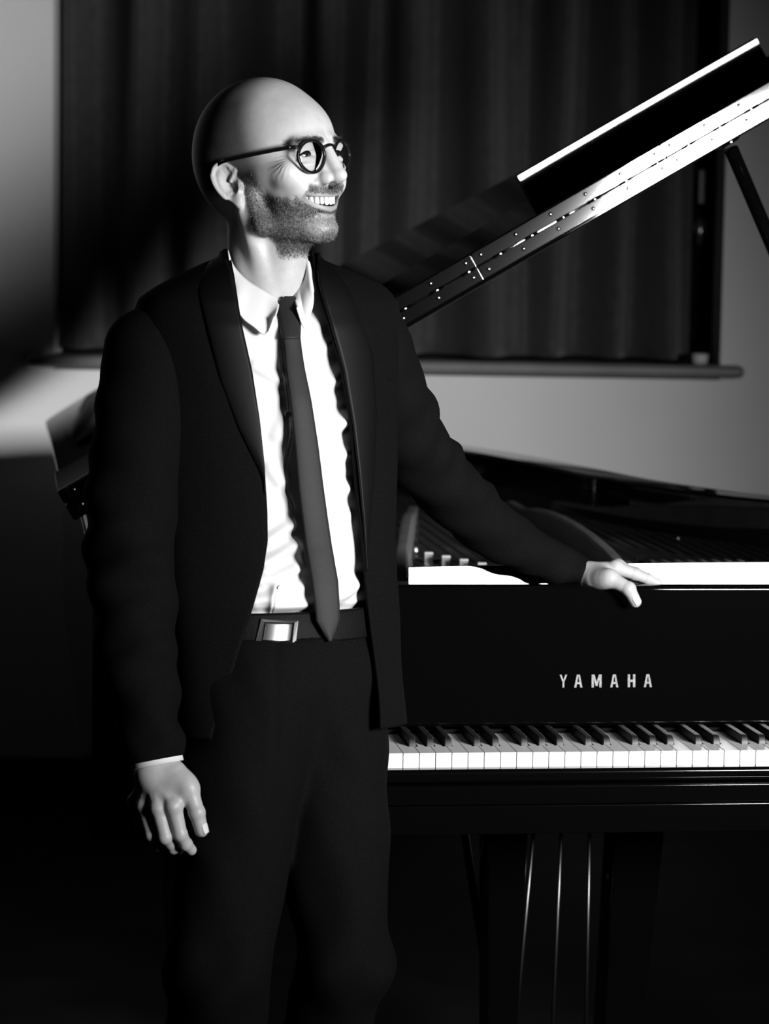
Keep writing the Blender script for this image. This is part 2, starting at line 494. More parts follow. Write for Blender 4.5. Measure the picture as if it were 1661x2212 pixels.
# keyslip, rail and bed under the keys
obj('key_slip', *box(-.655, .655, -.032, -.006, .6965, .7160), M['lacquer2'], piano, bevel=.006, seg=4)
obj('front_rail', *box(-.775, .775, -.052, -.002, .6690, .6962), M['lacquer2'], piano, bevel=.0022, seg=3)
obj('key_bed', *box(-.775, .775, -.056, .36, .6275, .6688), M['lacquer2'], piano, bevel=.0018, seg=3)
obj('key_block', *box(-.69, -.615, -.03, .18, .6965, .77), M['lacquer'], piano, bevel=.005)
obj('key_block', *box(.615, .69, -.03, .18, .6965, .77), M['lacquer'], piano, bevel=.005)
obj('back_beam', *box(-.70, .70, .36, .44, .70, .905), M['lacquer2'], piano)
for (a, b) in (((-.66, .45), (-.30, 2.35)), ((.0, .45), (-.1, 2.3)), ((.62, .45), (.18, 1.9))):
    obj('underside_beam', *tube([(a[0], a[1], .70), (b[0], b[1], .70)], .05, 4), M['lacquer2'], piano)
# legs with brass casters
for (u, vv) in ((-.60, .22), (.60, .22), (-.34, 2.05)):
    prof = [(.075, .6270), (.075, .60), (.062, .58), (.060, .50), (.038, .16), (.040, .12), (.030, .10)]
    v = []; 
    for r_, z in prof:
        for (a, b) in ((-1, -1), (1, -1), (1, 1), (-1, 1)): v.append((u + a * r_, vv + b * r_, z))
    f = [(4 * k + e, 4 * k + 4 + e, 4 * k + 4 + (e + 1) % 4, 4 * k + (e + 1) % 4) for k in range(len(prof) - 1) for e in range(4)] + [(0, 1, 2, 3), tuple(4 * (len(prof) - 1) + e for e in (3, 2, 1, 0))]
    lg = obj('leg', v, f, M['lacquer2'], piano, bevel=.004)
    cs = MB().add(tube([(u - .014, vv, .045), (u + .014, vv, .045)], .045, 20)).add(tube([(u, vv, .06), (u, vv, .11)], .012, 10))
    cs.build('caster', M['brass'], lg, smooth=False)
# pedal lyre
ly = MB().box(-.19, .215, .30, .48, .598, .627)
lyo = ly.build('pedal_lyre', M['lacquer2'], piano, bevel=.003)
for (a, b, c, d) in ((-.142, -.074, -.134, -.088), (.066, .150, .052, .112)):
    v = [(a, .36, .6), (b, .36, .6), (b, .44, .6), (a, .44, .6), (c, .36, .16), (d, .36, .16), (d, .44, .16), (c, .44, .16)]
    obj('lyre_post', v, [(0, 1, 2, 3), (7, 6, 5, 4), (0, 4, 5, 1), (1, 5, 6, 2), (2, 6, 7, 3), (3, 7, 4, 0)], M['lacquer'], lyo, bevel=.003)
for (a, b) in ((-.0545, -.088), (-.013, -.0235), (.0310, .0335)):
    obj('pedal_rod', *tube([(a, .40, .598), (b, .40, .13)], .0030, 10), mat('rod_metal', .16, .35, metal=1.0), lyo, smooth=True)
    obj('rod_ferrule', *tube([(a, .40, .598), (a + (b - a) * .04, .40, .580)], .0046, 10), mat('ferrule_metal', .3, .3, metal=1.0), lyo, smooth=True)
obj('pedal_box', *box(-.16, .14, .30, .48, .085, .165), M['lacquer2'], lyo, bevel=.004)
for a in (-.088, -.0235, .0335):
    v, f = prism([(a - .011, .33), (a - .014, .20), (a - .008, .165), (a + .008, .165), (a + .014, .20), (a + .011, .33)], .078, .088)
    obj('pedal', v, f, M['brass'], lyo, bevel=.003)
obj('lyre_brace', *tube([(-.175, .47, .60), (-.100, .47, .18)], .007, 8), M['lacquer2'], lyo, smooth=True)

# raised lid: local frame s up the slope, t into the picture, n off the surface
TH = R(30.5); UH, WH = -.79, 1.020
def lid(s, t, n): return (UH + s * math.cos(TH) - n * math.sin(TH), t, WH + s * math.sin(TH) + n * math.cos(TH))
def lid_box(s0, s1, t0, t1, n0, n1):
    v, f = box(s0, s1, t0, t1, n0, n1)
    return [lid(*q) for q in v], f
def lid_prism(poly, n0, n1):
    v, f = prism(poly, n0, n1)
    return [lid(*q) for q in v], f
SW = 1.60
outl = spline([(0, .5), (-.004, 1.2), (-.008, 2.0), (-.012, 2.52), (-.006, 2.64), (.05, 2.70), (.14, 2.715), (.32, 2.62), (.50, 2.47), (.738, 2.21), (.909, 2.09), (1.012, 2.02), (1.114, 1.94), (1.24, 1.76), (1.36, 1.53), (1.52, 1.33), (1.585, 1.20), (1.60, 1.0), (1.60, .5)], 5)
lid_o = obj('lid', *lid_prism(outl, -.0045, .0245), M['lacquer'], piano, bevel=.004, seg=3)
flap = obj('lid_flap', *lid_box(0, SW, .5, .848, .0262, .0500), M['lacquer'], piano, bevel=.003, seg=3)
# upright moulding at the free edge of the folded flap
Rz = Matrix.Rotation(PY, 3, 'Z'); PO = Vector((.35891, 3.8851, 0))
ws, wn_ = Vector((math.cos(TH), 0, math.sin(TH))), Vector((-math.sin(TH), 0, math.cos(TH)))
NS = 14; v = []; bow = 0; prev = 0
for i in range(NS + 1):
    a = .938 + (1.417 - .938) * i / NS
    P = Rz @ Vector(lid(a, .826, .086)) + PO
    hN = Rz.transposed() @ ((SOFT + Vector((-.12, -.06, .20)) - P).normalized() + (Vector((0, 0, CAM_H)) - P).normalized()).normalized()
    fs, fb = hN.dot(ws) / -hN.y, hN.dot(wn_) / -hN.y      # slopes of a face that mirrors the lamp
    if i: bow += (fs + prev) / 2 * (1.417 - .938) / NS
    prev = fs
    mp = [(0, .832), (.0275, .836), (.0460, .836 + fb * .0185), (.0480, .8382), (.0480, .858), (.045, .860), (0, .860)]
    for b, t_ in mp: v.append(lid(a, t_ + bow - .02, .0500 + b))
n = len(mp); f = [tuple(range(n)), tuple(n * NS + k for k in range(n - 1, -1, -1))] + [(i * n + k, i * n + n + k, i * n + n + (k + 1) % n, i * n + (k + 1) % n) for i in range(NS) for k in range(n)]
obj('lid_moulding', v, f, M['lacquer'], flap)
# continuous hinge in sections along the fold
hg = obj('lid_hinge', *[(lambda r: ([lid(*q) for q in r[0]], r[1]))(tube([(.012, .4985, .0254), (SW - .012, .4985, .0254)], .0024, 10))][0], M['brass'], piano, smooth=True)
seams = [.7560 + k * .3523 for k in range(-2, 3)]
edges = [.010] + [s for s in seams if .02 < s < SW - .02] + [SW - .010]
scr_me = None
for a, b in zip(edges[:-1], edges[1:]):
    for n0, n1 in ((.0030, .0246), (.0262, .0478)):
        obj('hinge_leaf', *lid_box(a + .0011, b - .0011, .4972, .4995, n0, n1), M['brass'], hg, bevel=.0006)
    full = b - a
    m = 6 if full > .2 else max(1, int(full / .065))
    for k in range(m):
        s = a + .014 + (full - .028) * k / max(1, m - 1)
        for n_, ds in ((.0135, -.004), (.0400, .004)):
            c = lid(s + ds * 0, .4970, n_)
            if scr_me is None:
                pv, pf = lathe([(.0034, 0), (.0030, .0006), (.0018, .0011), (.0004, .0013)], 14)
                pv = [(x, -z, y) for x, y, z in pv]
                sc_ = obj('hinge_screw', pv, pf, M['screw'], hg, smooth=True); scr_me = sc_.data
            else:
                sc_ = bpy.data.objects.new('hinge_screw', scr_me); COL.objects.link(sc_); sc_.parent = hg
            sc_.location = c
    for k in range(int(full / .058)):
        s = a + (k + .5) * full / int(full / .058)
        obj('hinge_knuckle', *(lambda r: ([lid(*q) for q in r[0]], r[1]))(tube([(s - .0005, .4984, .0254), (s + .024, .4984, .0254)], .0031, 8)), M['brass'], hg, smooth=True)
# prop stick from the treble rim to the underside of the lid
pt = Vector((.2745, .56, 1.623)); pb = Vector((.636, .75, .975))
obj('lid_prop', *tube([pt, pb], .0118, 20), mat('prop_lacquer', .0015, .12), piano, smooth=True)
c = Vector(lid(1.224, .56, -.004))
cupb = MB().add(tube([lid(1.224, .56, .0), lid(1.224, .56, -.012)], .020, 16))
cupb.build('prop_cup', M['lacquer2'], piano, bevel=.002)
for t_ in (1.478,):
    obj('lid_buffer', *(lambda r: ([lid(*q) for q in r[0]], r[1]))(lathe([(.020, 0), (.021, .004), (.016, .008)], 18, (.066, t_, .0245))), M['felt'], piano, smooth=True)

# ================================================================== the man
# ---- signed distance tools (numpy) and a sparse surface-nets mesher
def smin(a, b, k):
    h = np.maximum(k - np.abs(a - b), 0) / k
    return np.minimum(a, b) - h * h * k * .25
def smax(a, b, k): return -smin(-a, -b, k)
def ell(p, c, r):
    q = p - np.array(c, np.float32); r = np.array(r, np.float32)
    k0 = np.sqrt(((q / r) ** 2).sum(1)) + 1e-6; k1 = np.sqrt(((q / (r * r)) ** 2).sum(1)) + 1e-9
    return k0 * (k0 - 1) / k1
def sph(p, c, r): return np.sqrt(((p - np.array(c, np.float32)) ** 2).sum(1)) - r
def cap(p, a, b, ra, rb=None):
    rb = ra if rb is None else rb
    a = np.array(a, np.float32); d = np.array(b, np.float32) - a
    t = np.clip(((p - a) @ d) / max(float(d @ d), 1e-12), 0, 1)
    return np.sqrt(((p - a - t[:, None] * d) ** 2).sum(1)) - (ra + (rb - ra) * t)
def sstep(x, a, b):
    t = np.clip((x - a) / (b - a), 0, 1); return t * t * (3 - 2 * t)

def surface(fn, lo, hi, h, C=4, project=True):
    lo = np.array(lo, float); hi = np.array(hi, float)
    nc = np.ceil((hi - lo) / (h * C)).astype(int)
    n = nc * C
    cx = [lo[i] + (np.arange(nc[i]) + .5 - .5 / C) * h * C for i in range(3)]
    g = np.stack(np.meshgrid(*cx, indexing='ij'), -1).reshape(-1, 3).astype(np.float32)
    dc = fn(g).astype(np.float32)
    V = dc.reshape(nc)
    act = np.argwhere(np.abs(V) < h * C * 2.0)
    V = V.repeat(C, 0).repeat(C, 1).repeat(C, 2)
    off = np.stack(np.meshgrid(*[np.arange(C)] * 3, indexing='ij'), -1).reshape(-1, 3)
    for s in range(0, len(act), 8000):
        idx = (act[s:s + 8000, None, :] * C + off[None]).reshape(-1, 3)
        V[idx[:, 0], idx[:, 1], idx[:, 2]] = fn((lo + idx * h).astype(np.float32))
    S = V < 0
    c8 = [(i, j, k) for i in (0, 1) for j in (0, 1) for k in (0, 1)]
    cnt = np.zeros(tuple(n - 1), np.int8)
    for i, j, k in c8: cnt += S[i:n[0] - 1 + i, j:n[1] - 1 + j, k:n[2] - 1 + k]
    cells = np.argwhere((cnt > 0) & (cnt < 8))
    val = np.stack([V[cells[:, 0] + i, cells[:, 1] + j, cells[:, 2] + k] for i, j, k in c8], 1)
    pos = np.zeros((len(cells), 3)); num = np.zeros(len(cells))
    for a in range(8):
        for b in range(a + 1, 8):
            ca, cb = np.array(c8[a]), np.array(c8[b])
            if np.abs(ca - cb).sum() != 1: continue
            va, vb = val[:, a], val[:, b]
            m = (va < 0) != (vb < 0)
            t = np.where(m, va / np.where(m, va - vb, 1), 0)
            pos += m[:, None] * (ca + t[:, None] * (cb - ca)); num += m
    verts = lo + (cells + pos / num[:, None]) * h
    idm = np.full(tuple(n - 1), -1, np.int32); idm[cells[:, 0], cells[:, 1], cells[:, 2]] = np.arange(len(cells))
    quads = []
    for ax in range(3):
        sl0 = [slice(1, n[i] - 1) for i in range(3)]; sl0[ax] = slice(0, n[ax] - 1)
        sl1 = list(sl0); sl1[ax] = slice(1, n[ax])
        a, b = S[tuple(sl0)], S[tuple(sl1)]
        e = np.argwhere(a != b)
        if not len(e): continue
        flip = a[e[:, 0], e[:, 1], e[:, 2]]
        base = e + np.array([0 if i == ax else 1 for i in range(3)])
        u, v = (ax + 1) % 3, (ax + 2) % 3
        q = []
        for du, dv in ((-1, -1), (0, -1), (0, 0), (-1, 0)):
            o_ = base.copy(); o_[:, u] += du; o_[:, v] += dv
            q.append(idm[o_[:, 0], o_[:, 1], o_[:, 2]])
        q = np.stack(q, 1); q[~flip] = q[~flip][:, ::-1]
        quads.append(q[(q >= 0).all(1)])
    quads = np.concatenate(quads)
    if project:
        e = h * .5; p = verts.astype(np.float32)
        d0 = fn(p)
        gr = np.stack([fn(p + np.array([e if i == k else 0 for i in range(3)], np.float32)) - fn(p - np.array([e if i == k else 0 for i in range(3)], np.float32)) for k in range(3)], 1) / (2 * e)
        g2 = (gr ** 2).sum(1) + 1e-6
        verts = verts - np.clip(d0 / g2, -h, h)[:, None] * gr
    return verts, quads

def np_mesh(name, verts, quads, mats, parent=None, smooth=True, col=None):
    me = bpy.data.meshes.new(name)
    nq = len(quads)
    me.vertices.add(len(verts)); me.vertices.foreach_set('co', np.asarray(verts, np.float32).ravel())
    me.loops.add(nq * 4); me.loops.foreach_set('vertex_index', np.asarray(quads, np.int32).ravel())
    me.polygons.add(nq); me.polygons.foreach_set('loop_start', np.arange(nq, dtype=np.int32) * 4)
    me.update(calc_edges=True); me.validate()
    me.polygons.foreach_set('use_smooth', [smooth] * len(me.polygons))
    if col is not None:
        at_ = me.attributes.new('tone', 'FLOAT', 'POINT'); at_.data.foreach_set('value', np.asarray(col, np.float32))
    for m in (mats if isinstance(mats, (list, tuple)) else [mats]): me.materials.append(m)
    o = bpy.data.objects.new(name, me); COL.objects.link(o)
    if parent is not None: o.parent = parent
    return o

man = root('person', 'bald bearded man in a black suit with glasses, smiling, one hand on the piano', 'person', (-.13, 3.60, 0))
MI = Matrix.Translation((.13, -3.60, 0))
def place(o):
    """mesh coordinates of the man are given in the room's frame; keep them there under his root"""
    o.matrix_parent_inverse = man.matrix_world.inverted() if False else MI
    return o

# ---- head frame (millimetres: f forward, l towards his right ear, u up), fitted to the features in the photograph
HO = np.array([-.1506085, 3.63, 1.53956546]); HS = .98050152 / 1000
_y, _p, _r = 0.8947121, 0.15817104, -0.04578371
_s, _c = math.sin(_y), math.cos(_y)
HF = np.array([_s * math.cos(_p), -_c * math.cos(_p), math.sin(_p)])
_L = np.array([-_c, -_s, 0.]); _U = np.cross(_L, HF)
HL = _L * math.cos(_r) + _U * math.sin(_r); HU = _U * math.cos(_r) - _L * math.sin(_r)
HM = np.stack([HF, HL, HU])           # rows
def to_head(P): return ((P - HO) @ HM.T / HS).astype(np.float32)
def from_head(q): return HO + (np.asarray(q, float) * HS) @ HM
def hv(f, l, u): return Vector(from_head((f, l, u)))

def ear(q, s):
    """q local mm with the ear on the +l side"""
    f, l, u = q[:, 0], q[:, 1], q[:, 2]
    ax = np.array((-.36, .93)); 
    df, du = f + 17.5, u - 1.0
    a = df * ax[0] + du * ax[1]              # along the ear, up
    b = -(df * ax[1] - du * ax[0])           # towards the back
    wid = 15.5 + .10 * np.clip(a, -30, 30)   # wider at the top
    ht = 30.0
    lp = 71.5 + np.clip(b + 15, 0, 40) * .42 + np.clip(a, -30, 30) * .06   # sheet of the ear flares out
    rho = np.sqrt((a / ht) ** 2 + (b / wid) ** 2)
    # sheet, sunk towards the concha
    sink = 7.0 * np.exp(-((a + 3) / 12) ** 2 - ((b + 2) / 7.5) ** 2)
    dl = l - (lp - sink)
    ins = (rho - 1) * 14
    sheet = smax(np.abs(dl) - 2.2, ins, 3)
    rim_q = (rho - .93) * np.where(np.abs(a) > np.abs(b) * 1.6, 28, 17)
    rim = np.sqrt(rim_q ** 2 + (l - lp - 1.2) ** 2) - 3.1
    rim = np.maximum(rim, -(a + 19))                       # the rim fades above the lobe
    rim = np.maximum(rim, -(b + 9) + np.where(a > 8, -12, 0))
    anti = np.sqrt(((np.sqrt(((a + 0) / 18) ** 2 + ((b - 1) / 8.5) ** 2) - .95) * 11) ** 2 + (l - lp + .2) ** 2) - 2.2
    anti = np.maximum(anti, -(b - 1)); anti = np.maximum(anti, -(a + 16))
    lobe = ell(q, (-6.5, 74.5, -23), (7.5, 4.6, 9.5))
    trag = ell(q, (-1.5, 73.5, -5), (5.0, 4.2, 7))
    crus = cap(q, (-4, 74, 15), (-14, 76, 3), 2.6)
    d = smin(sheet, rim, 2.5); d = smin(d, anti, 2.5); d = smin(d, lobe, 5); d = smin(d, trag, 4); d = smin(d, crus, 3)
    hole = ell(q, (-8, 74, -6), (5.5, 9, 6.5))
    d = smax(d, -hole, 3)
    root_ = ell(q, (-9, 66, 2), (9, 9, 22))
    return smin(d, root_, 4)

NECK_B = np.array(at(560, 700, 3.672)); NECK_M = np.array(at(570, 600, 3.655))
NOTCH = np.array(at(596, 690, 3.622))
def mouth_curves(l):
    a = np.abs(l)
    up = -36.6 + .0036 * a ** 2 + .00001 * a ** 3
    lo_ = -48.6 + .0105 * a ** 2 + .00006 * a ** 3
    return up, lo_
VEIN = [(49, 66, 76), (50, 66, 68), (46, 68, 62), (48, 69, 55), (53, 67, 50), (57, 66, 47)]
def head_sdf(P):
    q0 = to_head(P)
    q = q0.copy(); q[:, 1] = np.abs(q[:, 1])
    f, l, u = q[:, 0], q[:, 1], q[:, 2]
    d = ell(q, (-19, 0, 46), (103, 79, 96))
    d = smin(d, ell(q, (34, 0, 50), (60, 57, 54)), 16)
    d = smin(d, ell(q, (-48, 0, 28), (66, 70, 66)), 15)
    d = smin(d, ell(q, (-58, 0, 2), (42, 52, 44)), 20)
    face = ell(q, (40, 0, -8), (52, 58, 62))
    face = smin(face, ell(q, (32, 0, -48), (46, 49, 42)), 12)
    face = smin(face, ell(q, (57, 0, -40), (32, 32, 32)), 10)            # muzzle
    face = smin(face, ell(q, (67, 0, -76), (22, 21, 15.5)), 12)          # chin
    face = smin(face, cap(q, (64, 12, -78), (10, 51, -60), 13, 12), 12)    # jaw line
    face = smin(face, cap(q, (10, 51, -60), (4, 58, -18), 12, 12), 12)
    face = smin(face, cap(q, (64, 52, 3), (4, 64, 6), 11, 9), 12)          # cheek bone
    face = smin(face, sph(q, (61, 43, -3), 18), 14)
    face = smin(face, ell(q, (70, 36, -17), (14, 13.5, 13)), 14)              # raised cheek of the smile
    d = smin(d, face, 14)
    d = smin(d, cap(q, (89.5, 9, 37), (79, 43, 36), 10.5, 8.5), 10)        # brow
    # sockets
    d = smax(d, -ell(q, (103, 30, 20), (19, 17, 11.5)), 9)
    d = smax(d, -ell(q, (101, 14, 20), (10, 7, 11)), 7)
    # nose
    nose = cap(q, (94, 0, 30), (108.5, 0, -8), 7.5, 9.5)
    nose = smin(nose, ell(q, (109.8, 0, -12), (11.2, 9.2, 8.8)), 5)
    nose = smin(nose, cap(q, (84, 6, 20), (95, 11, -10), 6, 8), 8)
    nose = smin(nose, ell(q, (96, 13.6, -14), (9.5, 5.2, 7.0)), 6)
    nose = smin(nose, cap(q, (106, 0, -19), (98, 0, -22), 4.2, 5), 4)
    d = smin(d, nose, 6)
    d = smax(d, -cap(q, (104.5, 7.2, -22.5), (97, 8.5, -20.5), 3.2, 3.4), 2)   # nostril
    # smile folds
    d = smax(d, -(cap(q, (85, 23.5, -13), (67, 42, -28), .4, .4)), 7)
    d = smax(d, -(cap(q, (67, 42, -28), (55, 48, -46), .4, .1)), 7)
    # eyelids
    eye = sph(q, (73.5, 31.5, 21.5), 13.4)
    lidcut = ell(q, (89.0, 31.0, 21.0), (10.5, 13.2, 3.5))
    eye = smax(eye, -lidcut, 1.2)
    d = smin(d, eye, 2.5)
    d = smax(d, -lidcut, 1.2)
    d = smin(d, cap(q, (85.5, 20, 14), (82, 42, 14), 3.2, 3.2), 5)            # bag under the eye
    d = smin(d, cap(q, (87.0, 20, 30.6), (80, 44, 29.0), 2.8, 2.6), 4)        # fold of the upper lid
    # lips and the open smile
    up, lo_ = mouth_curves(l)
    lipf = 89.5 - .017 * l ** 2 - .00012 * l ** 3
    du = np.sqrt((u - up - 3.1) ** 2 * .55 + (f - lipf + 1.6) ** 2); du = np.maximum(du - 2.9 + .025 * l, l - 41)
    dl_ = np.sqrt((u - lo_ + 3.4) ** 2 * .5 + (f - lipf + 4.2) ** 2); dl_ = np.maximum(dl_ - 3.7 + .035 * l, l - 39)
    d = smin(d, du, 4); d = smin(d, dl_, 4)
    d = smax(d, -cap(q, (89, 0, -62), (80, 18, -56), 1.5, .6), 7)           # hollow under the lower lip
    gap = np.maximum(np.maximum(u - up, lo_ - u), l - 39)
    gap = smax(gap, -(f - (lipf - 17)), 3)
    d = smax(d, -gap, 1.6)
    d = smin(d, cap(q, (59, 43, -31), (56, 44, -40), 4, 4), 6)                # corner of the mouth
    # crow's feet, forehead
    ca, cb = f - 79, u - 19
    rr = np.sqrt(ca * ca + cb * cb); th = np.arctan2(cb, -ca)
    crow = np.exp(-((rr - 18) / 12) ** 2) * sstep(l, 36, 48) * sstep(f, 84, 78) * sstep(np.abs(th + .35), 1.25, .5) * (f < 84)
    d = d + .34 * crow * np.cos(th * 25 + .6 * np.sin(rr * .35))
    vein = np.full(len(q0), 99., np.float32)
    for a_, b_ in zip(VEIN[:-1], VEIN[1:]): vein = np.minimum(vein, cap(q0, a_, b_, 0, 0))
    d = d - .8 * np.exp(-(vein / 1.5) ** 2)
    # ears
    d = smin(d, ear(q, 1), 3)
    d = d * (HS)
    # neck
    nk = cap(P, from_head((-24, 0, -30)), NECK_M, .052, .0475)
    nk = smin(nk, cap(P, NECK_M, NECK_B, .0475, .054), .02)
    nk = smin(nk, cap(P, from_head((22, 0, -66)), np.array(at(598, 668, 3.637)), .023, .020), .03)
    nk = smin(nk, cap(P, from_head((-14, 56, -38)), NOTCH, .0115, .009), .012)
    d = smin(d, nk, .016)
    return d

bb_ = np.array([from_head((f, l, u)) for f in (-112, 132) for l in (-96, 96) for u in (-110, 138)])
lo = bb_.min(0) - .004; hi = bb_.max(0) + .004
lo[2] = at(566, 705, 3.66).z
hv_, hq_ = surface(head_sdf, lo, hi, .0014)
HEADV, HEADQ = hv_, hq_

# ---- hands: joints given as (px, py, depth)
def J(*l): return [np.array(at(*p)) for p in l]
def finger(P, pts, r, k=.003):
    d = None
    for i in range(len(pts) - 1):
        c = cap(P, pts[i], pts[i + 1], r[i], r[i + 1])
        d = c if d is None else smin(d, c, k)
    for i in range(1, len(pts) - 1):
        d = smin(d, sph(P, pts[i], r[i] * 1.06), .002)
    return d
RH = dict(
    wrist=J((340, 1600, 3.455), (333, 1668, 3.448)),
    index=J((375, 1742, 3.418), (389, 1802, 3.418), (401, 1823, 3.428), (413, 1836, 3.438)),
    middle=J((343, 1746, 3.424), (357, 1808, 3.420), (374, 1830, 3.442), (384, 1835, 3.461)),
    ring=J((313, 1742, 3.442), (328, 1803, 3.434), (344, 1826, 3.455), (356, 1828, 3.472)),
    pinky=J((292, 1732, 3.464), (305, 1786, 3.456), (318, 1808, 3.472), (331, 1810, 3.486)),
    thumb=J((382, 1668, 3.435), (409, 1706, 3.425), (425, 1755, 3.418), (435, 1794, 3.420)))
LH = dict(
    wrist=J((1222, 1225, 4.094), (1268, 1243, 4.098)),
    index=J((1330, 1227, 4.093), (1371, 1240, 4.096), (1400, 1251, 4.099), (1420, 1259, 4.102)),
    middle=J((1334, 1225, 4.108), (1372, 1238, 4.112), (1398, 1250, 4.112), (1412, 1258, 4.112)),
    ring=J((1328, 1227, 4.121), (1358, 1239, 4.122), (1378, 1251, 4.118), (1388, 1259, 4.114)),
    pinky=J((1318, 1231, 4.132), (1340, 1241, 4.132), (1354, 1252, 4.126), (1362, 1259, 4.122)),
    thumb=J((1285, 1253, 4.072), (1318, 1249, 4.050), (1358, 1272, 4.038), (1373, 1300, 4.038)))
def hand_sdf(P, H, wr):
    w0, w1 = H['wrist']
    d = cap(P, w0, w1, wr * 1.02, wr)
    palm = None
    names_ = ('index', 'middle', 'ring', 'pinky')
    ro = {'index': .0112, 'middle': .0115, 'ring': .0108, 'pinky': .0098}
    cen = w1
    for k_, n_ in enumerate(names_):
        m = H[n_][0]
        st_ = w1 + (m - w1) * .22 + (np.mean([H[x][0] for x in names_], axis=0) * 0)
        c = cap(P, st_, m, .0125, ro[n_])
        palm = c if palm is None else smin(palm, c, .007)
    d = smin(d, palm, .014)
    for n_ in names_:
        s = {'index': 1.0, 'middle': 1.02, 'ring': .97, 'pinky': .86}[n_]
        fd = finger(P, H[n_], [.0108 * s, .0089 * s, .0081 * s, .0070 * s])
        d = smin(d, fd, .0035)
        d = smin(d, sph(P, H[n_][0] + np.array((0, -.001, .001)), .0108 * s), .004)
    t = H['thumb']
    d = smin(d, cap(P, t[0], t[1], .0125, .0112), .018)
    td = finger(P, t[1:], [.0112, .0102, .0086])
    d = smin(d, td, .005)
    web = cap(P, t[0] * .5 + t[1] * .5, H['index'][0] * .55 + w1 * .45, .009, .010)
    d = smin(d, web, .010)
    d = smin(d, cap(P, w1 * .75 + t[1] * .25, t[0] * .25 + t[1] * .75, .0140, .0112), .016)
    # tendons and veins on the back of the hand
    for n_ in ('index', 'middle', 'ring'):
        d = smin(d, cap(P, w1 + (H[n_][0] - w1) * .35 + np.array((0, -.010, .001)), H[n_][0] + np.array((0, -.0095, 0)), .0018, .0022), .004)
    return d
def hand_box(H):
    a = np.concatenate([np.array(v_) for v_ in H.values()]); return a.min(0) - .022, a.max(0) + .022
hands = []
for H, wr in ((RH, .0265), (LH, .0190)):
    lo, hi = hand_box(H)
    hands.append(surface(lambda P, H=H, wr=wr: hand_sdf(P, H, wr), lo, hi, .0013))

# ---- body under the clothes (coarse)
TY = R(28)
TL = np.array((-math.cos(TY), -math.sin(TY), 0.)); TF = np.array((math.sin(TY), -math.cos(TY), 0.))
ARM_R = J((322, 764, 3.590), (313, 850, 3.565), (288, 1050, 3.53), (281, 1180, 3.515), (296, 1400, 3.485), (312, 1500, 3.468), (338, 1642, 3.452))
ARM_RR = [.062, .0625, .0615, .060, .053, .0460, .0375]
ARM_L = J((776, 692, 3.760), (812, 800, 3.775), (858, 900, 3.81), (915, 995, 3.87), (1055, 1136, 4.00), (1175, 1204, 4.085), (1258, 1241, 4.100))
ARM_LR = [.059, .062, .0575, .0505, .0440, .0335, .0260]
HIP_R, KNE_R, ANK_R = J((545, 1500, 3.545), (470, 2110, 3.47), (455, 2690, 3.56))
HIP_L, KNE_L, ANK_L = J((690, 1500, 3.625), (745, 2075, 3.545), (600, 2640, 3.70))
def body_sdf(P):
    ch = np.array(at(560, 830, 3.67)); pe = np.array(at(610, 1460, 3.60))
    q = np.stack([(P - ch) @ TL, (P - ch) @ TF, P[:, 2] - ch[2]], 1)
    d = ell(q, (0, 0, 0), (.140, .075, .19))
    q2 = np.stack([(P - pe) @ TL, (P - pe) @ TF, P[:, 2] - pe[2]], 1)
    d = smin(d, ell(q2, (0, 0, -.03), (.115, .065, .13)), .05)
    d = smin(d, cap(P, ch, pe, .070, .065), .03)
    d = smin(d, cap(P, NECK_B, ch, .05, .08), .04)
    for pts, rr in ((ARM_R, ARM_RR), (ARM_L, ARM_LR)):
        for i in range(len(pts) - 1): d = smin(d, cap(P, pts[i], pts[i + 1], rr[i] * .6, rr[i + 1] * .6), .01)
    for h_, k_, a_ in ((HIP_R, KNE_R, ANK_R), (HIP_L, KNE_L, ANK_L)):
        d = smin(d, cap(P, h_, k_, .068, .050), .03); d = smin(d, cap(P, k_, a_, .048, .034), .01)
    return d
bv_, bq_ = surface(body_sdf, (-.50, 3.36, .02), (.42, 4.16, 1.42), .009, C=4)

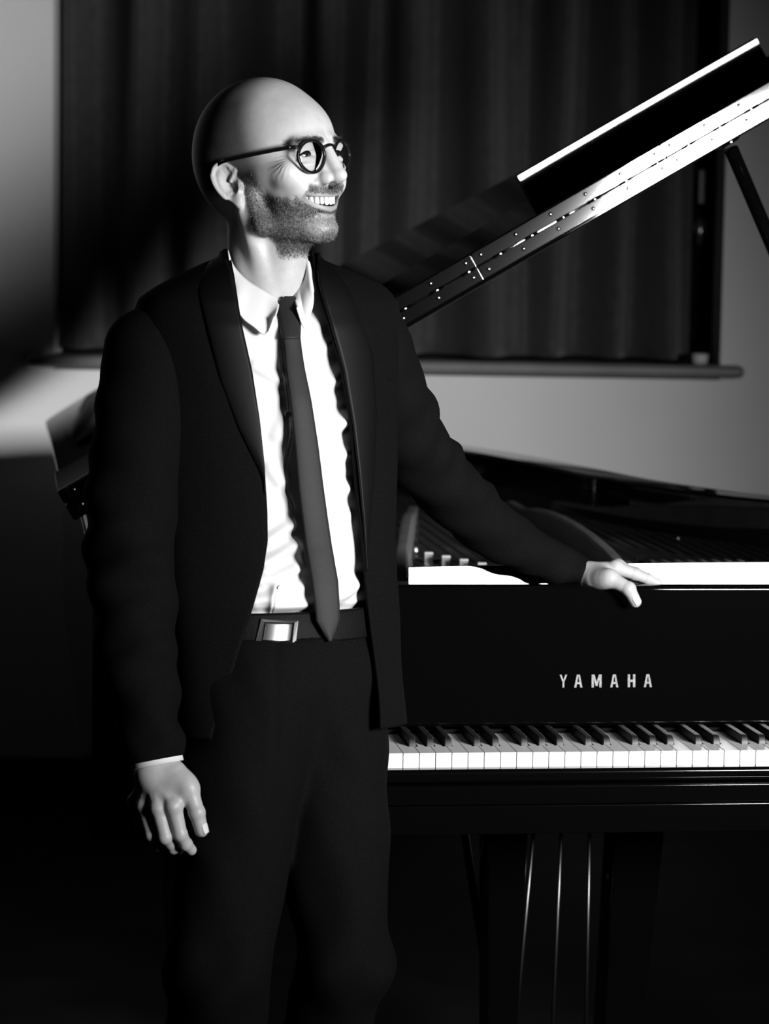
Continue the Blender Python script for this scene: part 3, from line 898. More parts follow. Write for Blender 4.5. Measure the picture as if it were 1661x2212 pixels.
# ---- skin tone per vertex: bare skin, cropped hair, stubble, lips, brows (own colours, plus jaw shade painted on the neck)
def skin_tone(V_):
    q = to_head(V_); f, l, u = q[:, 0], np.abs(q[:, 1]), q[:, 2]
    base = np.full(len(V_), .50, np.float32)
    rng = np.random.default_rng(3)
    # beard, with painted shade on the neck
    jaw = sstep(u, -14, -40) * sstep(f, -8, 12)
    line = -22 + .0 * f
    cheek = sstep(u + (f - 40) * .32, -16, -34) * sstep(f, 2, 16)
    side = sstep(f, -2, 6) * sstep(f, 34, 18) * sstep(u, 26, 2) * (l > 45)
    beard = np.maximum(cheek, side * .9)
    mus = np.exp(-(np.abs(u - (mouth_curves(l)[0] + 9.2 - .05 * l)) / 7.4) ** 4) * sstep(l, 40, 32) * (f > 56) * sstep(f, 54, 64)
    beard = np.maximum(beard, mus)
    up, lo_ = mouth_curves(l)
    clean = np.exp(-((u + 61) / 5.0) ** 2) * sstep(l, 22, 12) * (f > 75) * .35
    beard = np.clip(beard - clean, 0, 1)
    beard *= sstep(u, -118, -98)
    beard = np.maximum(beard, .34 * sstep(u, -70, -95) * sstep(f, -70, -35))  # neck stubble, doubling as painted shade below the jaw
    beard *= 1 - .45 * np.exp(-((f - 78) / 14) ** 2 - ((u + 74) / 12) ** 2) * (l < 30)
    lip = ((np.abs(u - up - 2.0) < 2.4) | (np.abs(u - lo_ + 3.0) < 3.3)) & (l < 40) & (f > 52)
    beard = np.where(lip, 0, beard)
    hair = sstep(f + .15 * (u - 60) - 30, 22, -24) * sstep(u, -20, 4)
    hair = hair * (1 - .25 * sstep(u, 100, 125))
    qe = q.copy(); qe[:, 1] = l
    er = (ear(qe, 1) < 1.2) & (l > 66) & (f > -52) & (f < 8) & (np.abs(u) < 36)
    hair = np.where(er, 0, hair)
    brow = np.exp(-((u - 39.6 + .006 * (l - 28) ** 2) / 4.2) ** 4) * sstep(l, 7, 12) * sstep(l, 56, 46) * (f > 64)
    lc = ell(q * np.array((1, 0, 1), np.float32) + np.stack([0 * l, l, 0 * l], 1), (89.0, 31.0, 21.0), (10.5, 13.2, 4.9))

    inside = (u < up - 1) & (u > lo_ + 1) & (l < 37) & (f > 45) & (f < 89.5 - .017 * l ** 2 - 4)
    tone = base.copy()
    tone = np.where(lip, .25, tone)
    tone = np.where(inside, .05, tone)
    return tone.astype(np.float32), beard.astype(np.float32), hair.astype(np.float32), brow.astype(np.float32)

V_all = np.concatenate([HEADV, hands[0][0], hands[1][0], bv_])
o1 = len(HEADV); o2 = o1 + len(hands[0][0]); o3 = o2 + len(hands[1][0])
Q_all = np.concatenate([HEADQ, hands[0][1] + o1, hands[1][1] + o2, bq_ + o3])
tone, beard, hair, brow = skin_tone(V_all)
nh = o1
beard[nh:] = 0; hair[nh:] = 0; brow[nh:] = 0; tone[nh:] = .32

SK = bpy.data.materials.new('skin'); SK.use_nodes = True
nt = SK.node_tree; pb_ = nt.nodes['Principled BSDF']
def attr(n):
    a = nt.nodes.new('ShaderNodeAttribute'); a.attribute_name = n; return a.outputs['Fac']
def math_(op, a, b=None):
    n = nt.nodes.new('ShaderNodeMath'); n.operation = op
    for i, x in enumerate((a, b)):
        if x is None: continue
        if isinstance(x, (int, float)): n.inputs[i].default_value = x
        else: nt.links.new(x, n.inputs[i])
    return n.outputs[0]
def noise_(scale, detail=2, stretch=None):
    tc = nt.nodes.new('ShaderNodeTexCoord'); n = nt.nodes.new('ShaderNodeTexNoise')
    n.inputs['Scale'].default_value = scale; n.inputs['Detail'].default_value = detail
    src = tc.outputs['Object']
    if stretch:
        mp = nt.nodes.new('ShaderNodeMapping'); mp.inputs['Scale'].default_value = stretch; nt.links.new(src, mp.inputs[0]); src = mp.outputs[0]
    nt.links.new(src, n.inputs['Vector']); return n.outputs['Fac']
def ramp_(x, a, b):
    n = nt.nodes.new('ShaderNodeMapRange'); n.inputs['From Min'].default_value = a; n.inputs['From Max'].default_value = b; nt.links.new(x, n.inputs['Value']); return n.outputs[0]
t0 = math_('MULTIPLY', attr('tone'), math_('ADD', math_('MULTIPLY', noise_(90, 4), .25), .875))
hairs = ramp_(noise_(1050, 2, (1, 1, .55)), .34, .64)
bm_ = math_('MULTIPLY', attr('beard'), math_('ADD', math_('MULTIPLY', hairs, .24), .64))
hm_ = math_('MULTIPLY', attr('hair'), math_('ADD', math_('MULTIPLY', ramp_(noise_(1200, 2), .3, .7), .10), .80))
wm_ = math_('MULTIPLY', attr('brow'), math_('ADD', math_('MULTIPLY', hairs, .14), .84))
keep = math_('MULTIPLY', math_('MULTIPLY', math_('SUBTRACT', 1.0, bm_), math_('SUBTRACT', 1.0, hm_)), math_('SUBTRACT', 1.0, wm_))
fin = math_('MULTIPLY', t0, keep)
cmb = nt.nodes.new('ShaderNodeCombineColor')
for i in range(3): nt.links.new(fin, cmb.inputs[i])
nt.links.new(cmb.outputs[0], pb_.inputs['Base Color'])
pb_.inputs['Roughness'].default_value = .46
pb_.inputs['Specular IOR Level'].default_value = .42
pb_.inputs['Subsurface Weight'].default_value = .0
bp = nt.nodes.new('ShaderNodeBump'); bp.inputs['Strength'].default_value = .26; bp.inputs['Distance'].default_value = .0006
nt.links.new(noise_(650, 3), bp.inputs['Height']); nt.links.new(bp.outputs[0], pb_.inputs['Normal'])

body = place(np_mesh('body', V_all, Q_all, SK, man, col=tone))
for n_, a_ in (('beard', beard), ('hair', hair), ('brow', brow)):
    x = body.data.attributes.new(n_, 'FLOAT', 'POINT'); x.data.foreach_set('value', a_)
body['label'] = 'light skin with shaved scalp, short beard and stubble'

# ---- eyes, teeth, glasses
EYE = bpy.data.materials.new('eye'); EYE.use_nodes = True
nt = EYE.node_tree; pb_ = nt.nodes['Principled BSDF']
tc = nt.nodes.new('ShaderNodeTexCoord'); sp_ = nt.nodes.new('ShaderNodeSeparateXYZ'); nt.links.new(tc.outputs['Object'], sp_.inputs[0])
vl = nt.nodes.new('ShaderNodeVectorMath'); vl.operation = 'LENGTH'
cx_ = nt.nodes.new('ShaderNodeCombineXYZ'); nt.links.new(sp_.outputs[1], cx_.inputs[0]); nt.links.new(sp_.outputs[2], cx_.inputs[1]); nt.links.new(cx_.outputs[0], vl.inputs[0])
cr_ = nt.nodes.new('ShaderNodeValToRGB'); cr_.color_ramp.interpolation = 'LINEAR'
mr_ = nt.nodes.new('ShaderNodeMapRange'); mr_.inputs['From Max'].default_value = .012; nt.links.new(vl.outputs['Value'], mr_.inputs['Value']); nt.links.new(mr_.outputs[0], cr_.inputs[0])
e_ = cr_.color_ramp.elements; e_[0].position = .18; e_[0].color = (.004, .004, .004, 1); e_[1].position = .52; e_[1].color = (.42, .42, .42, 1)
for p_, c_ in ((.22, .025), (.44, .02), (.49, .01)):
    q_ = e_.new(p_); q_.color = (c_, c_, c_, 1)
nt.links.new(cr_.outputs[0], pb_.inputs['Base Color']); pb_.inputs['Roughness'].default_value = .08; pb_.inputs['Coat Weight'].default_value = .6
for sgn in (1, -1):
    v, f = [], []
    nr, ns = 20, 28
    for i in range(nr + 1):
        th = math.pi * i / nr
        for k in range(ns):
            ph = 2 * math.pi * k / ns
            x = math.cos(th) * .0121; r_ = math.sin(th) * .0121
            bulge = .0011 * math.exp(-(r_ / .0055) ** 2) if x > 0 else 0
            v.append((x + bulge, r_ * math.cos(ph), r_ * math.sin(ph)))
    for i in range(nr):
        for k in range(ns): f.append((i * ns + k, (i + 1) * ns + k, (i + 1) * ns + (k + 1) % ns, i * ns + (k + 1) % ns))
    eo = obj('eye', v, f, EYE, man, smooth=True)
    c = Vector(from_head((73.8, sgn * 31.5, 21.3)))
    gz = (Vector(HF) + Vector(HL) * -.03 + Vector(HU) * .0).normalized()
    side = Vector((0, 0, 1)).cross(gz).normalized(); upv = gz.cross(side)
    eo.matrix_parent_inverse = MI
    eo.matrix_basis = Matrix(((gz.x, side.x, upv.x, c.x), (gz.y, side.y, upv.y, c.y), (gz.z, side.z, upv.z, c.z), (0, 0, 0, 1)))
# teeth along the upper arch
TEETH = mat('tooth_enamel', .58, .22, spec=.5)
def tooth_row():
    widths = [8.6, 6.8, 7.6, 7.0, 6.8, 8.5]
    hts = [13.0, 12.0, 12.6, 11.4, 10.4, 9.2]
    for sgn in (1, -1):
        s = 0.2
        for k, (wd, ht) in enumerate(zip(widths, hts)):
            c = s + wd / 2; s += wd + .15
            # arch: superellipse length parameter -> angle
            def arch(t):
                a = t / 32.0
                return 54.5 + 31.5 * math.cos(min(a, 1.5)), 30.0 * math.sin(min(a, 1.5))
            f0, l0 = arch(c - wd / 2 + .1); f1, l1 = arch(c + wd / 2 - .1); fm, lm_ = arch(c)
            nx, ny = (l1 - l0), -(f1 - f0)
            nn = math.hypot(nx, ny); nx, ny = nx / nn, ny / nn   # outward normal (f,l)
            if nx < 0 and k < 3: nx, ny = -nx, -ny
            tx, ty = (f1 - f0) / nn, (l1 - l0) / nn
            up0 = mouth_curves(np.array([lm_]))[0][0] + 2.5
            v, f = [], []
            N, Mv = 8, 8
            for j in range(Mv + 1):
                b = j / Mv; zz = up0 - ht * b
                wsc = .86 + .14 * math.sin(math.pi * min(b * 1.15, 1) * .5) if b < .8 else 1 - .55 * ((b - .8) / .2) ** 2.2
                dp = 3.2 * (1 - .55 * b)
                for i in range(N):
                    th = 2 * math.pi * i / N
                    ct, st_ = math.cos(th), math.sin(th)
                    a = math.copysign(abs(ct) ** .6, ct) * wd / 2 * wsc; o_ = math.copysign(abs(st_) ** .7, st_) * dp * (1 if b < .95 else .5)
                    v.append(hv(fm + tx * a + nx * o_, sgn * (lm_ + ty * a + ny * o_), zz + 1.1 * (b > .8) * -abs(ct) * 0))
            for j in range(Mv):
                for i in range(N): f.append((j * N + i, j * N + (i + 1) % N, (j + 1) * N + (i + 1) % N, (j + 1) * N + i))
            f.append(tuple(range(N - 1, -1, -1))); f.append(tuple(Mv * N + i for i in range(N)))
            o_ = place(obj('tooth', v, f, TEETH, man, smooth=True))
            ss = o_.modifiers.new('sub', 'SUBSURF'); ss.levels = 1; ss.render_levels = 1
tooth_row()
gm = [hv(50 + 33 * math.cos(a), 30 * math.sin(a), z_) for z_ in (-31, -40) for a in np.linspace(-1.35, 1.35, 24)]
place(obj('gums', gm, [(i, i + 1, 25 + i, 24 + i) for i in range(23)], mat('gum', .22, .35), man, smooth=True))

# glasses
GF = mat('black_acetate', .006, .18, spec=.5)
gl_root = bpy.data.objects.new('glasses', None); COL.objects.link(gl_root); gl_root.parent = man; gl_root.matrix_parent_inverse = MI
gl_root['label'] = 'round black framed glasses'
LENS = bpy.data.materials.new('thin_lens'); LENS.use_nodes = True
nt = LENS.node_tree; nt.nodes.remove(nt.nodes['Principled BSDF'])
tr = nt.nodes.new('ShaderNodeBsdfTransparent'); tr.inputs[0].default_value = (.94, .94, .94, 1)
gs = nt.nodes.new('ShaderNodeBsdfGlossy'); gs.inputs['Roughness'].default_value = .02
fr_ = nt.nodes.new('ShaderNodeFresnel'); fr_.inputs[0].default_value = 1.5
mx = nt.nodes.new('ShaderNodeMixShader'); nt.links.new(fr_.outputs[0], mx.inputs[0]); nt.links.new(tr.outputs[0], mx.inputs[1]); nt.links.new(gs.outputs[0], mx.inputs[2])
nt.links.new(mx.outputs[0], nt.nodes['Material Output'].inputs['Surface'])
def lens_pts(sgn, sc=1.0, n=48):
    """panto-shaped rim, slightly wrapped; centre (97,33,17)"""
    out = []
    for k in range(n):
        a = 2 * math.pi * k / n
        ca, sa = math.cos(a), math.sin(a)
        w_, h_ = 21.6 * sc, 21.3 * sc
        l_ = w_ * ca * (1 + .09 * sa); u_ = .6 + h_ * sa * (1 if sa < 0 else .97) - (1.2 * ca * ca if sa > 0 else 0)
        ll = 31.8 + l_
        f_ = 98.0 - .0032 * ll * ll * 1.0 + .10 * u_       # wrap and pantoscopic tilt
        out.append((f_, sgn * ll, 16.5 + u_))
    return out
for sgn in (1, -1):
    P_ = [hv(*q) for q in lens_pts(sgn)]
    v, f = [], []
    n = len(P_)
    c0 = sum(P_, Vector()) / n
    fw = Vector(HF)
    for i in range(n):
        t = (P_[(i + 1) % n] - P_[i - 1]).normalized()
        o_ = (P_[i] - c0); o_ = (o_ - t * o_.dot(t)); o_ = (o_ - fw * o_.dot(fw)).normalized(); 
        for a, b in ((-1.7, -2.0), (1.9, -2.0), (1.9, 2.0), (-1.7, 2.0)):
            v.append(P_[i] + o_ * a * .001 + fw * b * .001)
    f = [(4 * i + e, 4 * ((i + 1) % n) + e, 4 * ((i + 1) % n) + (e + 1) % 4, 4 * i + (e + 1) % 4) for i in range(n) for e in range(4)]
    place(obj('rim', v, f, GF, gl_root, bevel=.0007, seg=2)).matrix_parent_inverse = Matrix()
    Li = [hv(*q) for q in lens_pts(sgn, .95)]
    cc = Vector(from_head((99.6, sgn * 31.3, 16.5)))
    v = Li + [cc]; f = [(i, (i + 1) % n, n) for i in range(n)]
    place(obj('lens', v, f, LENS, gl_root, smooth=True)).matrix_parent_inverse = Matrix()
def rawtube(name, pts, rad, m, par, **k):
    o_ = obj(name, *tube(pts, rad, **k), m, par, smooth=True); return o_
br = [hv(*q) for q in spline([(97.8, 11.6, 27.0), (100.4, 6, 30.0), (101.2, 0, 31.0), (100.4, -6, 30.0), (97.8, -11.6, 27.0)], 5)]
rawtube('bridge', br, .0024, GF, gl_root)
for sgn in (1, -1):
    pts = spline([(92.0, sgn * 51.5, 28.0), (89, sgn * 57, 30.5), (80, sgn * 62.0, 31.0), (52, sgn * 72.5, 30.6), (15, sgn * 80.0, 29.8), (-12, sgn * 82.5, 29.0), (-26, sgn * 82.0, 26.5), (-38, sgn * 78, 18), (-44, sgn * 75, 6)], 5)
    v, f = [], []
    for i, q in enumerate(pts):
        c = hv(*q)
        hh = .0030 - .0012 * min(1, i / 26); ww = .0012
        for a, b in ((-1, -1), (1, -1), (1, 1), (-1, 1)): v.append(c + Vector(HL) * a * ww + Vector(HU) * b * hh)
    n = len(pts)
    f = [(4 * i + e, 4 * i + 4 + e, 4 * i + 4 + (e + 1) % 4, 4 * i + (e + 1) % 4) for i in range(n - 1) for e in range(4)] + [(0, 1, 2, 3), tuple(4 * (n - 1) + e for e in (3, 2, 1, 0))]
    obj('temple', v, f, GF, gl_root, bevel=.0006)
    c = hv(85, sgn * 62.3, 31.0); q_ = hv(82.5, sgn * 63.3, 31.0)
    rawtube('rivet', [c, q_], .0007, M['steel'], gl_root, n=8)

# lashes: a dark line along the edge of each upper lid
LASH = mat('lash', .004, .8, spec=.05)
for sgn in (1, -1):
    up_ = [hv(73.5 + math.sqrt(max(1, 13.7 ** 2 - (l - 31.5) ** 2 - (uu - 21.5) ** 2)) + .5, sgn * l, uu) for l, uu in spline([(20.5, 19.6), (24, 22.6), (28, 24.6), (32, 24.9), (36, 24.0), (40, 21.8), (43.2, 19.0)], 4)]
    place(obj('lashes', *tube(up_, [.0004 + .0010 * math.sin(math.pi * (i + 1) / (len(up_) + 1)) for i in range(len(up_))], 8), LASH, man, smooth=True))
    lo_l = [hv(73.5 + math.sqrt(max(1, 13.6 ** 2 - (l - 31.5) ** 2 - (uu - 21.5) ** 2)) + .2, sgn * l, uu) for l, uu in spline([(22, 18.6), (28, 17.3), (34, 17.2), (40, 18.4), (43, 19.2)], 4)]
    place(obj('lashes', *tube(lo_l, .0005, 6), LASH, man, smooth=True))

# finger nails of the two thumbs and the forefingers in view
NAIL = mat('finger_nail', .55, .25, spec=.5)
def nail(tip, prev, out, a=.0056, b=.0066, r_=.0093):
    tip, prev, out = Vector(tip), Vector(prev), Vector(out)
    ax_ = (tip - prev).normalized(); out = (out - ax_ * out.dot(ax_)).normalized(); sd_ = ax_.cross(out)
    c = tip - ax_ * .0030 + out * (r_ - .0004)
    v, f = [], []
    N, K = 9, 9
    for j in range(N):
        for i in range(K):
            x = -1 + 2 * i / (K - 1); y = -1 + 2 * j / (N - 1)
            w_ = a * (1 - .18 * max(0, y) ** 2) * (1 if y > -.6 else 1 - .5 * ((-.6 - y) / .4) ** 2)
            v.append(c + sd_ * x * w_ + ax_ * y * b - out * (w_ * x) ** 2 * 55)
    f = [(j * K + i, j * K + i + 1, (j + 1) * K + i + 1, (j + 1) * K + i) for j in range(N - 1) for i in range(K - 1)]
    o_ = place(obj('nail', v, f, NAIL, man, smooth=True)); sd2 = o_.modifiers.new('t', 'SOLIDIFY'); sd2.thickness = .0009; sd2.offset = 0
nail(RH['thumb'][3], RH['thumb'][2], (.80, -.55, .15))
nail(LH['thumb'][3], LH['thumb'][2], (.25, -.9, .25))

# short hairs of the beard, moustache and brows
def hairs(name, mask, per, length, width, dirf, grey, lift, seed):
    rg = np.random.default_rng(seed)
    nv = len(body.data.vertices); N_ = np.empty(nv * 3, np.float32); body.data.vertex_normals.foreach_get('vector', N_); N_ = N_.reshape(-1, 3)
    idx = np.concatenate([np.nonzero(rg.random(nh) < mask[:nh] * per)[0] for _ in range(2)])
    k = len(idx)
    n = N_[idx]; p = V_all[idx].copy(); q = to_head(p)
    t = dirf(q, rg); t = t - n * (t * n).sum(1)[:, None]; t /= np.linalg.norm(t, axis=1)[:, None] + 1e-6
    t = t + .45 * rg.normal(size=(k, 3)); d = t / np.linalg.norm(t, axis=1)[:, None] + n * lift; d /= np.linalg.norm(d, axis=1)[:, None]
    side = np.cross(d, n + .6 * rg.normal(size=(k, 3))); side /= np.linalg.norm(side, axis=1)[:, None] + 1e-6
    p = p + .0008 * (rg.random((k, 3)) - .5) - n * .0003
    L = length * (.6 + .8 * rg.random(k))[:, None]
    a = p - side * width / 2; b = p + side * width / 2; c = p + d * L * .6 + side * width * .4; c2 = p + d * L * .6 - side * width * .4; e = p + d * L - n * L * .12 
    v = np.stack([a, b, c, c2, e + side * width * .1, e - side * width * .1], 1).reshape(-1, 3)
    base = np.arange(k)[:, None] * 6
    Q = np.concatenate([base + np.array([[0, 1, 2, 3]]), base + np.array([[3, 2, 4, 5]])])
    o_ = place(np_mesh(name, v, Q, [mat(name + '_dark', .012, .55, spec=.2), mat(name + '_grey', .30, .55, spec=.3)], man))
    g = rg.random(k) < grey(q); o_.data.polygons.foreach_set('material_index', np.concatenate([g, g]).astype(np.int32)); o_.data.update()
    o_['kind'] = 'stuff'
    return o_
def down(q, rg):
    s_ = np.where(q[:, 1:2] > 0, 1., -1.)
    m = ((q[:, 2] > -40) & (q[:, 0] > 70))[:, None]
    return np.where(m, -HU * .8 + s_ * HL * .6, -HU * .85 + HF * .35)
bmask = np.clip(beard * 1.1 - .38, 0, 1)
hairs('beard_hair', bmask, 1.0, .0034, .00026, down, lambda q: .10 + .35 * ((q[:, 0] > 62) & (q[:, 2] < -58)), .50, 21).data.name = 'beard_hair'
def outw(q, rg):
    s_ = np.where(q[:, 1:2] > 0, 1., -1.); return s_ * HL * .9 + HU * .25 - HF * .1
hairs('eyebrow_hair', brow * (brow > .5), .8, .0062, .00026, outw, lambda q: .04 + 0 * q[:, 0], .28, 5)

# ---- clothes
SUIT = mat('black_wool', .0021, .85, spec=.06, noise=.35, nscale=420, bump=.25, bscale=900)
SATIN = mat('lapel_satin', .0014, .55, spec=.14, noise=.15, nscale=300)
SHIRT = mat('white_cotton', .56, .75, spec=.2, bump=.12, bscale=1400)
TIE = mat('tie_silk', .016, .6, spec=.15, noise=.25, nscale=900)
LEATHER = mat('belt_leather', .0018, .6, spec=.08, bump=.2, bscale=300)
BUCKLE = mat('brushed_steel', .62, .26, metal=1.0, aniso=.6)
BUTTON = mat('shirt_button', .5, .35)

LV = [  # py, px centre, Y centre, half width a, half depth b
    (540, 582, 3.672, .056, .056), (560, 580, 3.672, .062, .060), (580, 584, 3.672, .096, .070), (600, 589, 3.671, .128, .080), (625, 584, 3.670, .156, .091), (650, 578, 3.669, .176, .100), (700, 574, 3.667, .184, .112),
    (850, 576, 3.662, .180, .122), (1050, 580, 3.65, .171, .121), (1250, 588, 3.63, .163, .115), (1450, 606, 3.61, .152, .119), (1560, 612, 3.60, .149, .126), (1640, 614, 3.60, .150, .128)]
_zs, _pr = [], []
for py, px, Y, a, b in LV:
    P = at(px, py, Y); _zs.append(P.z); _pr.append((P.x, Y, a, b))
_zs = np.array(_zs)[::-1]; _pr = np.array(_pr)[::-1]
def tors(z): return [np.interp(z, _zs, _pr[:, k]) for k in range(4)]
def tpoint(z, ph, off=0.0):
    """points of the torso at height z and angle ph (0 his right side, pi/2 front, pi his left side)"""
    cx, cy, a, b = tors(z)
    c, s = np.cos(ph), np.sin(ph)
    e = 2 / 2.25
    c2 = np.sign(c) * np.abs(c) ** e; s2 = np.sign(s) * np.abs(s) ** e
    x = cx + TL[0] * (a + off) * c2 + TF[0] * (b + off) * s2
    y = cy + TL[1] * (a + off) * c2 + TF[1] * (b + off) * s2
    return x, y
_phs = np.linspace(-.35, math.pi + .1, 400)
def ang_at_x(z, X, off=0.0):
    xs, _ = tpoint(np.full_like(_phs, z), _phs, off)
    i = int(np.argmin(np.abs(xs[: 330] - X)))
    lo_i = max(0, i - 1); hi_i = min(len(xs) - 1, i + 1)
    return float(np.interp(X, xs[lo_i:hi_i + 1], _phs[lo_i:hi_i + 1])) if xs[hi_i] > xs[lo_i] else float(_phs[i])
def on_torso(px, py, off=0.0):
    """front point of the torso seen at a pixel"""
    Y = 3.56
    for _ in range(5):
        P = at(px, py, Y); ph = ang_at_x(P.z, P.x, off); x, Y = tpoint(P.z, ph, off); Y = float(Y)
    return at(px, py, Y)

# pixel curves of the front edges turned into wall-parallel coordinates X(z)
def curve(tab, Y=3.56):
    pts = [at(x, y, Y) for y, x in tab]
    z = np.array([p.z for p in pts])[::-1]; x = np.array([p.x for p in pts])[::-1]
    return lambda zz: np.interp(zz, z, x)
EL = curve([(535, 488), (545, 490), (600, 505), (690, 521), (800, 546), (900, 562), (1000, 573), (1100, 579), (1160, 580), (1220, 572), (1280, 557), (1320, 546), (1400, 522), (1500, 492), (1570, 478), (1650, 470)])
ER = curve([(535, 664), (555, 667), (620, 679), (700, 704), (800, 731), (920, 752), (1017, 764), (1137, 776), (1256, 784), (1320, 791), (1400, 800), (1500, 808), (1560, 812), (1650, 815)])
LLc = curve([(545, 455), (600, 438), (631, 431), (720, 455), (818, 480), (918, 519), (998, 559), (1035, 574), (1100, 579)])
LRc = curve([(545, 695), (600, 728), (651, 757), (763, 797), (898, 806), (1050, 800), (1200, 787), (1256, 784)])

rngf = np.random.default_rng(11)
def soft(x, y, z, sc, seed=0):
    """cheap smooth noise"""
    r = np.random.default_rng(seed); v = 0
    for k in range(7):
        w_ = r.normal(size=3) * sc; v = v + np.sin(x * w_[0] + y * w_[1] + z * w_[2] + r.uniform(0, 6.28))
    return v / 3.2

def grid_mesh(name, X, Y, Z, m, parent, thick=0, smooth=True, closed=False):
    n, k = X.shape
    v = np.stack([X, Y, Z], -1).reshape(-1, 3)
    i, j = np.meshgrid(np.arange(n - 1), np.arange(k if closed else k - 1), indexing='ij')
    j2 = (j + 1) % k
    q = np.stack([i * k + j, i * k + j2, (i + 1) * k + j2, (i + 1) * k + j], -1).reshape(-1, 4)
    o = np_mesh(name, v, q, m, parent)
    if thick:
        sd = o.modifiers.new('thick', 'SOLIDIFY'); sd.thickness = abs(thick); sd.offset = 1 if thick > 0 else -1
    return o

# jacket
jacket = bpy.data.objects.new('jacket', None); COL.objects.link(jacket); jacket.parent = man; jacket.matrix_parent_inverse = MI
jacket['label'] = 'open black suit jacket with narrow lapels'
zt, zb = at(580, 542, 3.67).z, at(600, 1568, 3.6).z
nz, npk = 150, 150
Z = np.linspace(zt, zb, nz)
X = np.zeros((nz, npk)); Yg = X.copy(); Zg = X.copy()
for i, z in enumerate(Z):
    pl = ang_at_x(z, EL(z)); pr_ = ang_at_x(z, ER(z))
    t = np.linspace(0, 1, npk)
    ph = pr_ + (pl + 2 * math.pi - pr_) * t
    off = .0035 * soft(np.cos(ph) * .2, np.sin(ph) * .2, z, 22, 5) * sstep(z, zt - .02, zt - .16)
    hem = sstep(z, zb + .35, zb) * .010 * (1 + .5 * np.sin(ph * 5))
    x, y = tpoint(np.full_like(ph, z), ph, off + hem)
    X[i], Yg[i] = x, y; Zg[i] = z + .010 * np.sin(ph) * sstep(z, zb + .1, zb)
grid_mesh('jacket_body', X, Yg, Zg, SUIT, jacket, thick=-.004).data['k'] = 1
def lapel(e, o_, y1, side):
    z0, z1 = at(560, 545, 3.6).z, at(570, y1, 3.56).z
    nz_, ns_ = 70, 12
    X = np.zeros((nz_, ns_)); Y_ = X.copy(); Zg = X.copy()
    for i, z in enumerate(np.linspace(z0, z1, nz_)):
        pa, pb = ang_at_x(z, float(e(z))), ang_at_x(z, float(o_(z)))
        t = np.linspace(0, 1, ns_); ph = pa + (pb - pa) * t
        off = .0022 + .0065 * np.sin(np.clip(1 - t, 0, 1) * math.pi * .5) ** .7 * (1 - .5 * i / nz_)
        X[i], Y_[i] = tpoint(np.full(ns_, z), ph, off); Zg[i] = z
    if side < 0: X, Y_, Zg = X[:, ::-1], Y_[:, ::-1], Zg[:, ::-1]
    grid_mesh('lapel', X, Y_, Zg, SATIN, jacket, thick=.0028)
lapel(EL, LLc, 1060, 1); lapel(ER, LRc, 1235, -1)
def sleeve(pts, rr, seed):
    P = np.array(spline(pts, 14)); r_ = np.array(spline([(a, 0) for a in rr], 14))[:, 0]
    n = 56
    # closed, rounded shoulder
    T = np.gradient(P, axis=0); T /= np.linalg.norm(T, axis=1)[:, None]
    a = np.cross(T[0], (0, 1, 0)); X = []
    cap_n = 8
    rows = []
    for k in range(cap_n):
        t = (k + .3) / cap_n * math.pi / 2
        rows.append((P[0] - T[0] * r_[0] * math.cos(t), T[0], r_[0] * math.sin(t)))
    for i in range(len(P)): rows.append((P[i], T[i], r_[i]))
    G = np.zeros((len(rows), n, 3)); s = 0; last = rows[0][0]
    for i, (c, t, rad) in enumerate(rows):
        a = a - t * (a @ t); a /= np.linalg.norm(a); b = np.cross(t, a)
        s += np.linalg.norm(c - last); last = c
        th = np.arange(n) / n * 2 * math.pi
        u_ = i / len(rows)
        amp = .0042 * (.45 + .55 * math.exp(-((u_ - .55) / .16) ** 2) + .5 * math.exp(-((u_ - .95) / .1) ** 2)) * min(1, i / 14)
        fold = amp * (np.sin(s * 105 + 2.2 * np.sin(th + seed) + seed) * (.5 + .5 * np.sin(th * 1 + seed * 2 + s * 9)) + .6 * np.sin(s * 58 + 3 * th + seed * 3))
        G[i] = c + (np.cos(th)[:, None] * a + np.sin(th)[:, None] * b) * (rad + fold - .001)[:, None]
    o_ = grid_mesh('sleeve', G[:, :, 0], G[:, :, 1], G[:, :, 2], SUIT, jacket, thick=-.0035, closed=True)
    return P, T, r_
PR, TR_, RR_ = sleeve(ARM_R, ARM_RR, 1.3)
sleeve(ARM_L, ARM_LR, 2.6)
# breast pocket welt
wp = [on_torso(*q, .0035) for q in ((802, 852), (846, 817), (850, 846), (805, 886))]
obj('pocket_welt', wp + [p + Vector((0, .004, 0)) for p in wp], [(0, 1, 2, 3), (7, 6, 5, 4), (0, 4, 5, 1), (1, 5, 6, 2), (2, 6, 7, 3), (3, 7, 4, 0)], SUIT, jacket, bevel=.001)

# shirt
shirt = bpy.data.objects.new('shirt', None); COL.objects.link(shirt); shirt.parent = man; shirt.matrix_parent_inverse = MI
shirt['label'] = 'white dress shirt'
FOLDS = [  # (points px, height mm, width mm)
    ([(549, 790), (602, 822)], 4, 7), ([(668, 850), (722, 824), (740, 800)], 6, 9), ([(678, 905), (735, 915)], 5, 9), ([(684, 968), (722, 930), (748, 905)], 7, 9),
    ([(694, 1070), (748, 1062)], 6, 9), ([(579, 1165), (626, 1134)], 7, 8), ([(575, 1212), (634, 1176)], 8, 9), ([(566, 1248), (634, 1226)], 8, 8), ([(556, 1290), (592, 1282)], 7, 9),
    ([(600, 1262), (655, 1268)], 6, 9), ([(712, 1190), (738, 1120)], 7, 10), ([(600, 1305), (668, 1300)], 8, 10), ([(722, 1290), (760, 1270)], 7, 10), ([(585, 1010), (606, 1040)], 5, 9), ([(600, 940), (612, 905)], 4, 10), ([(700, 1010), (745, 985)], 4, 8), ([(690, 760), (718, 735)], 3, 8)]
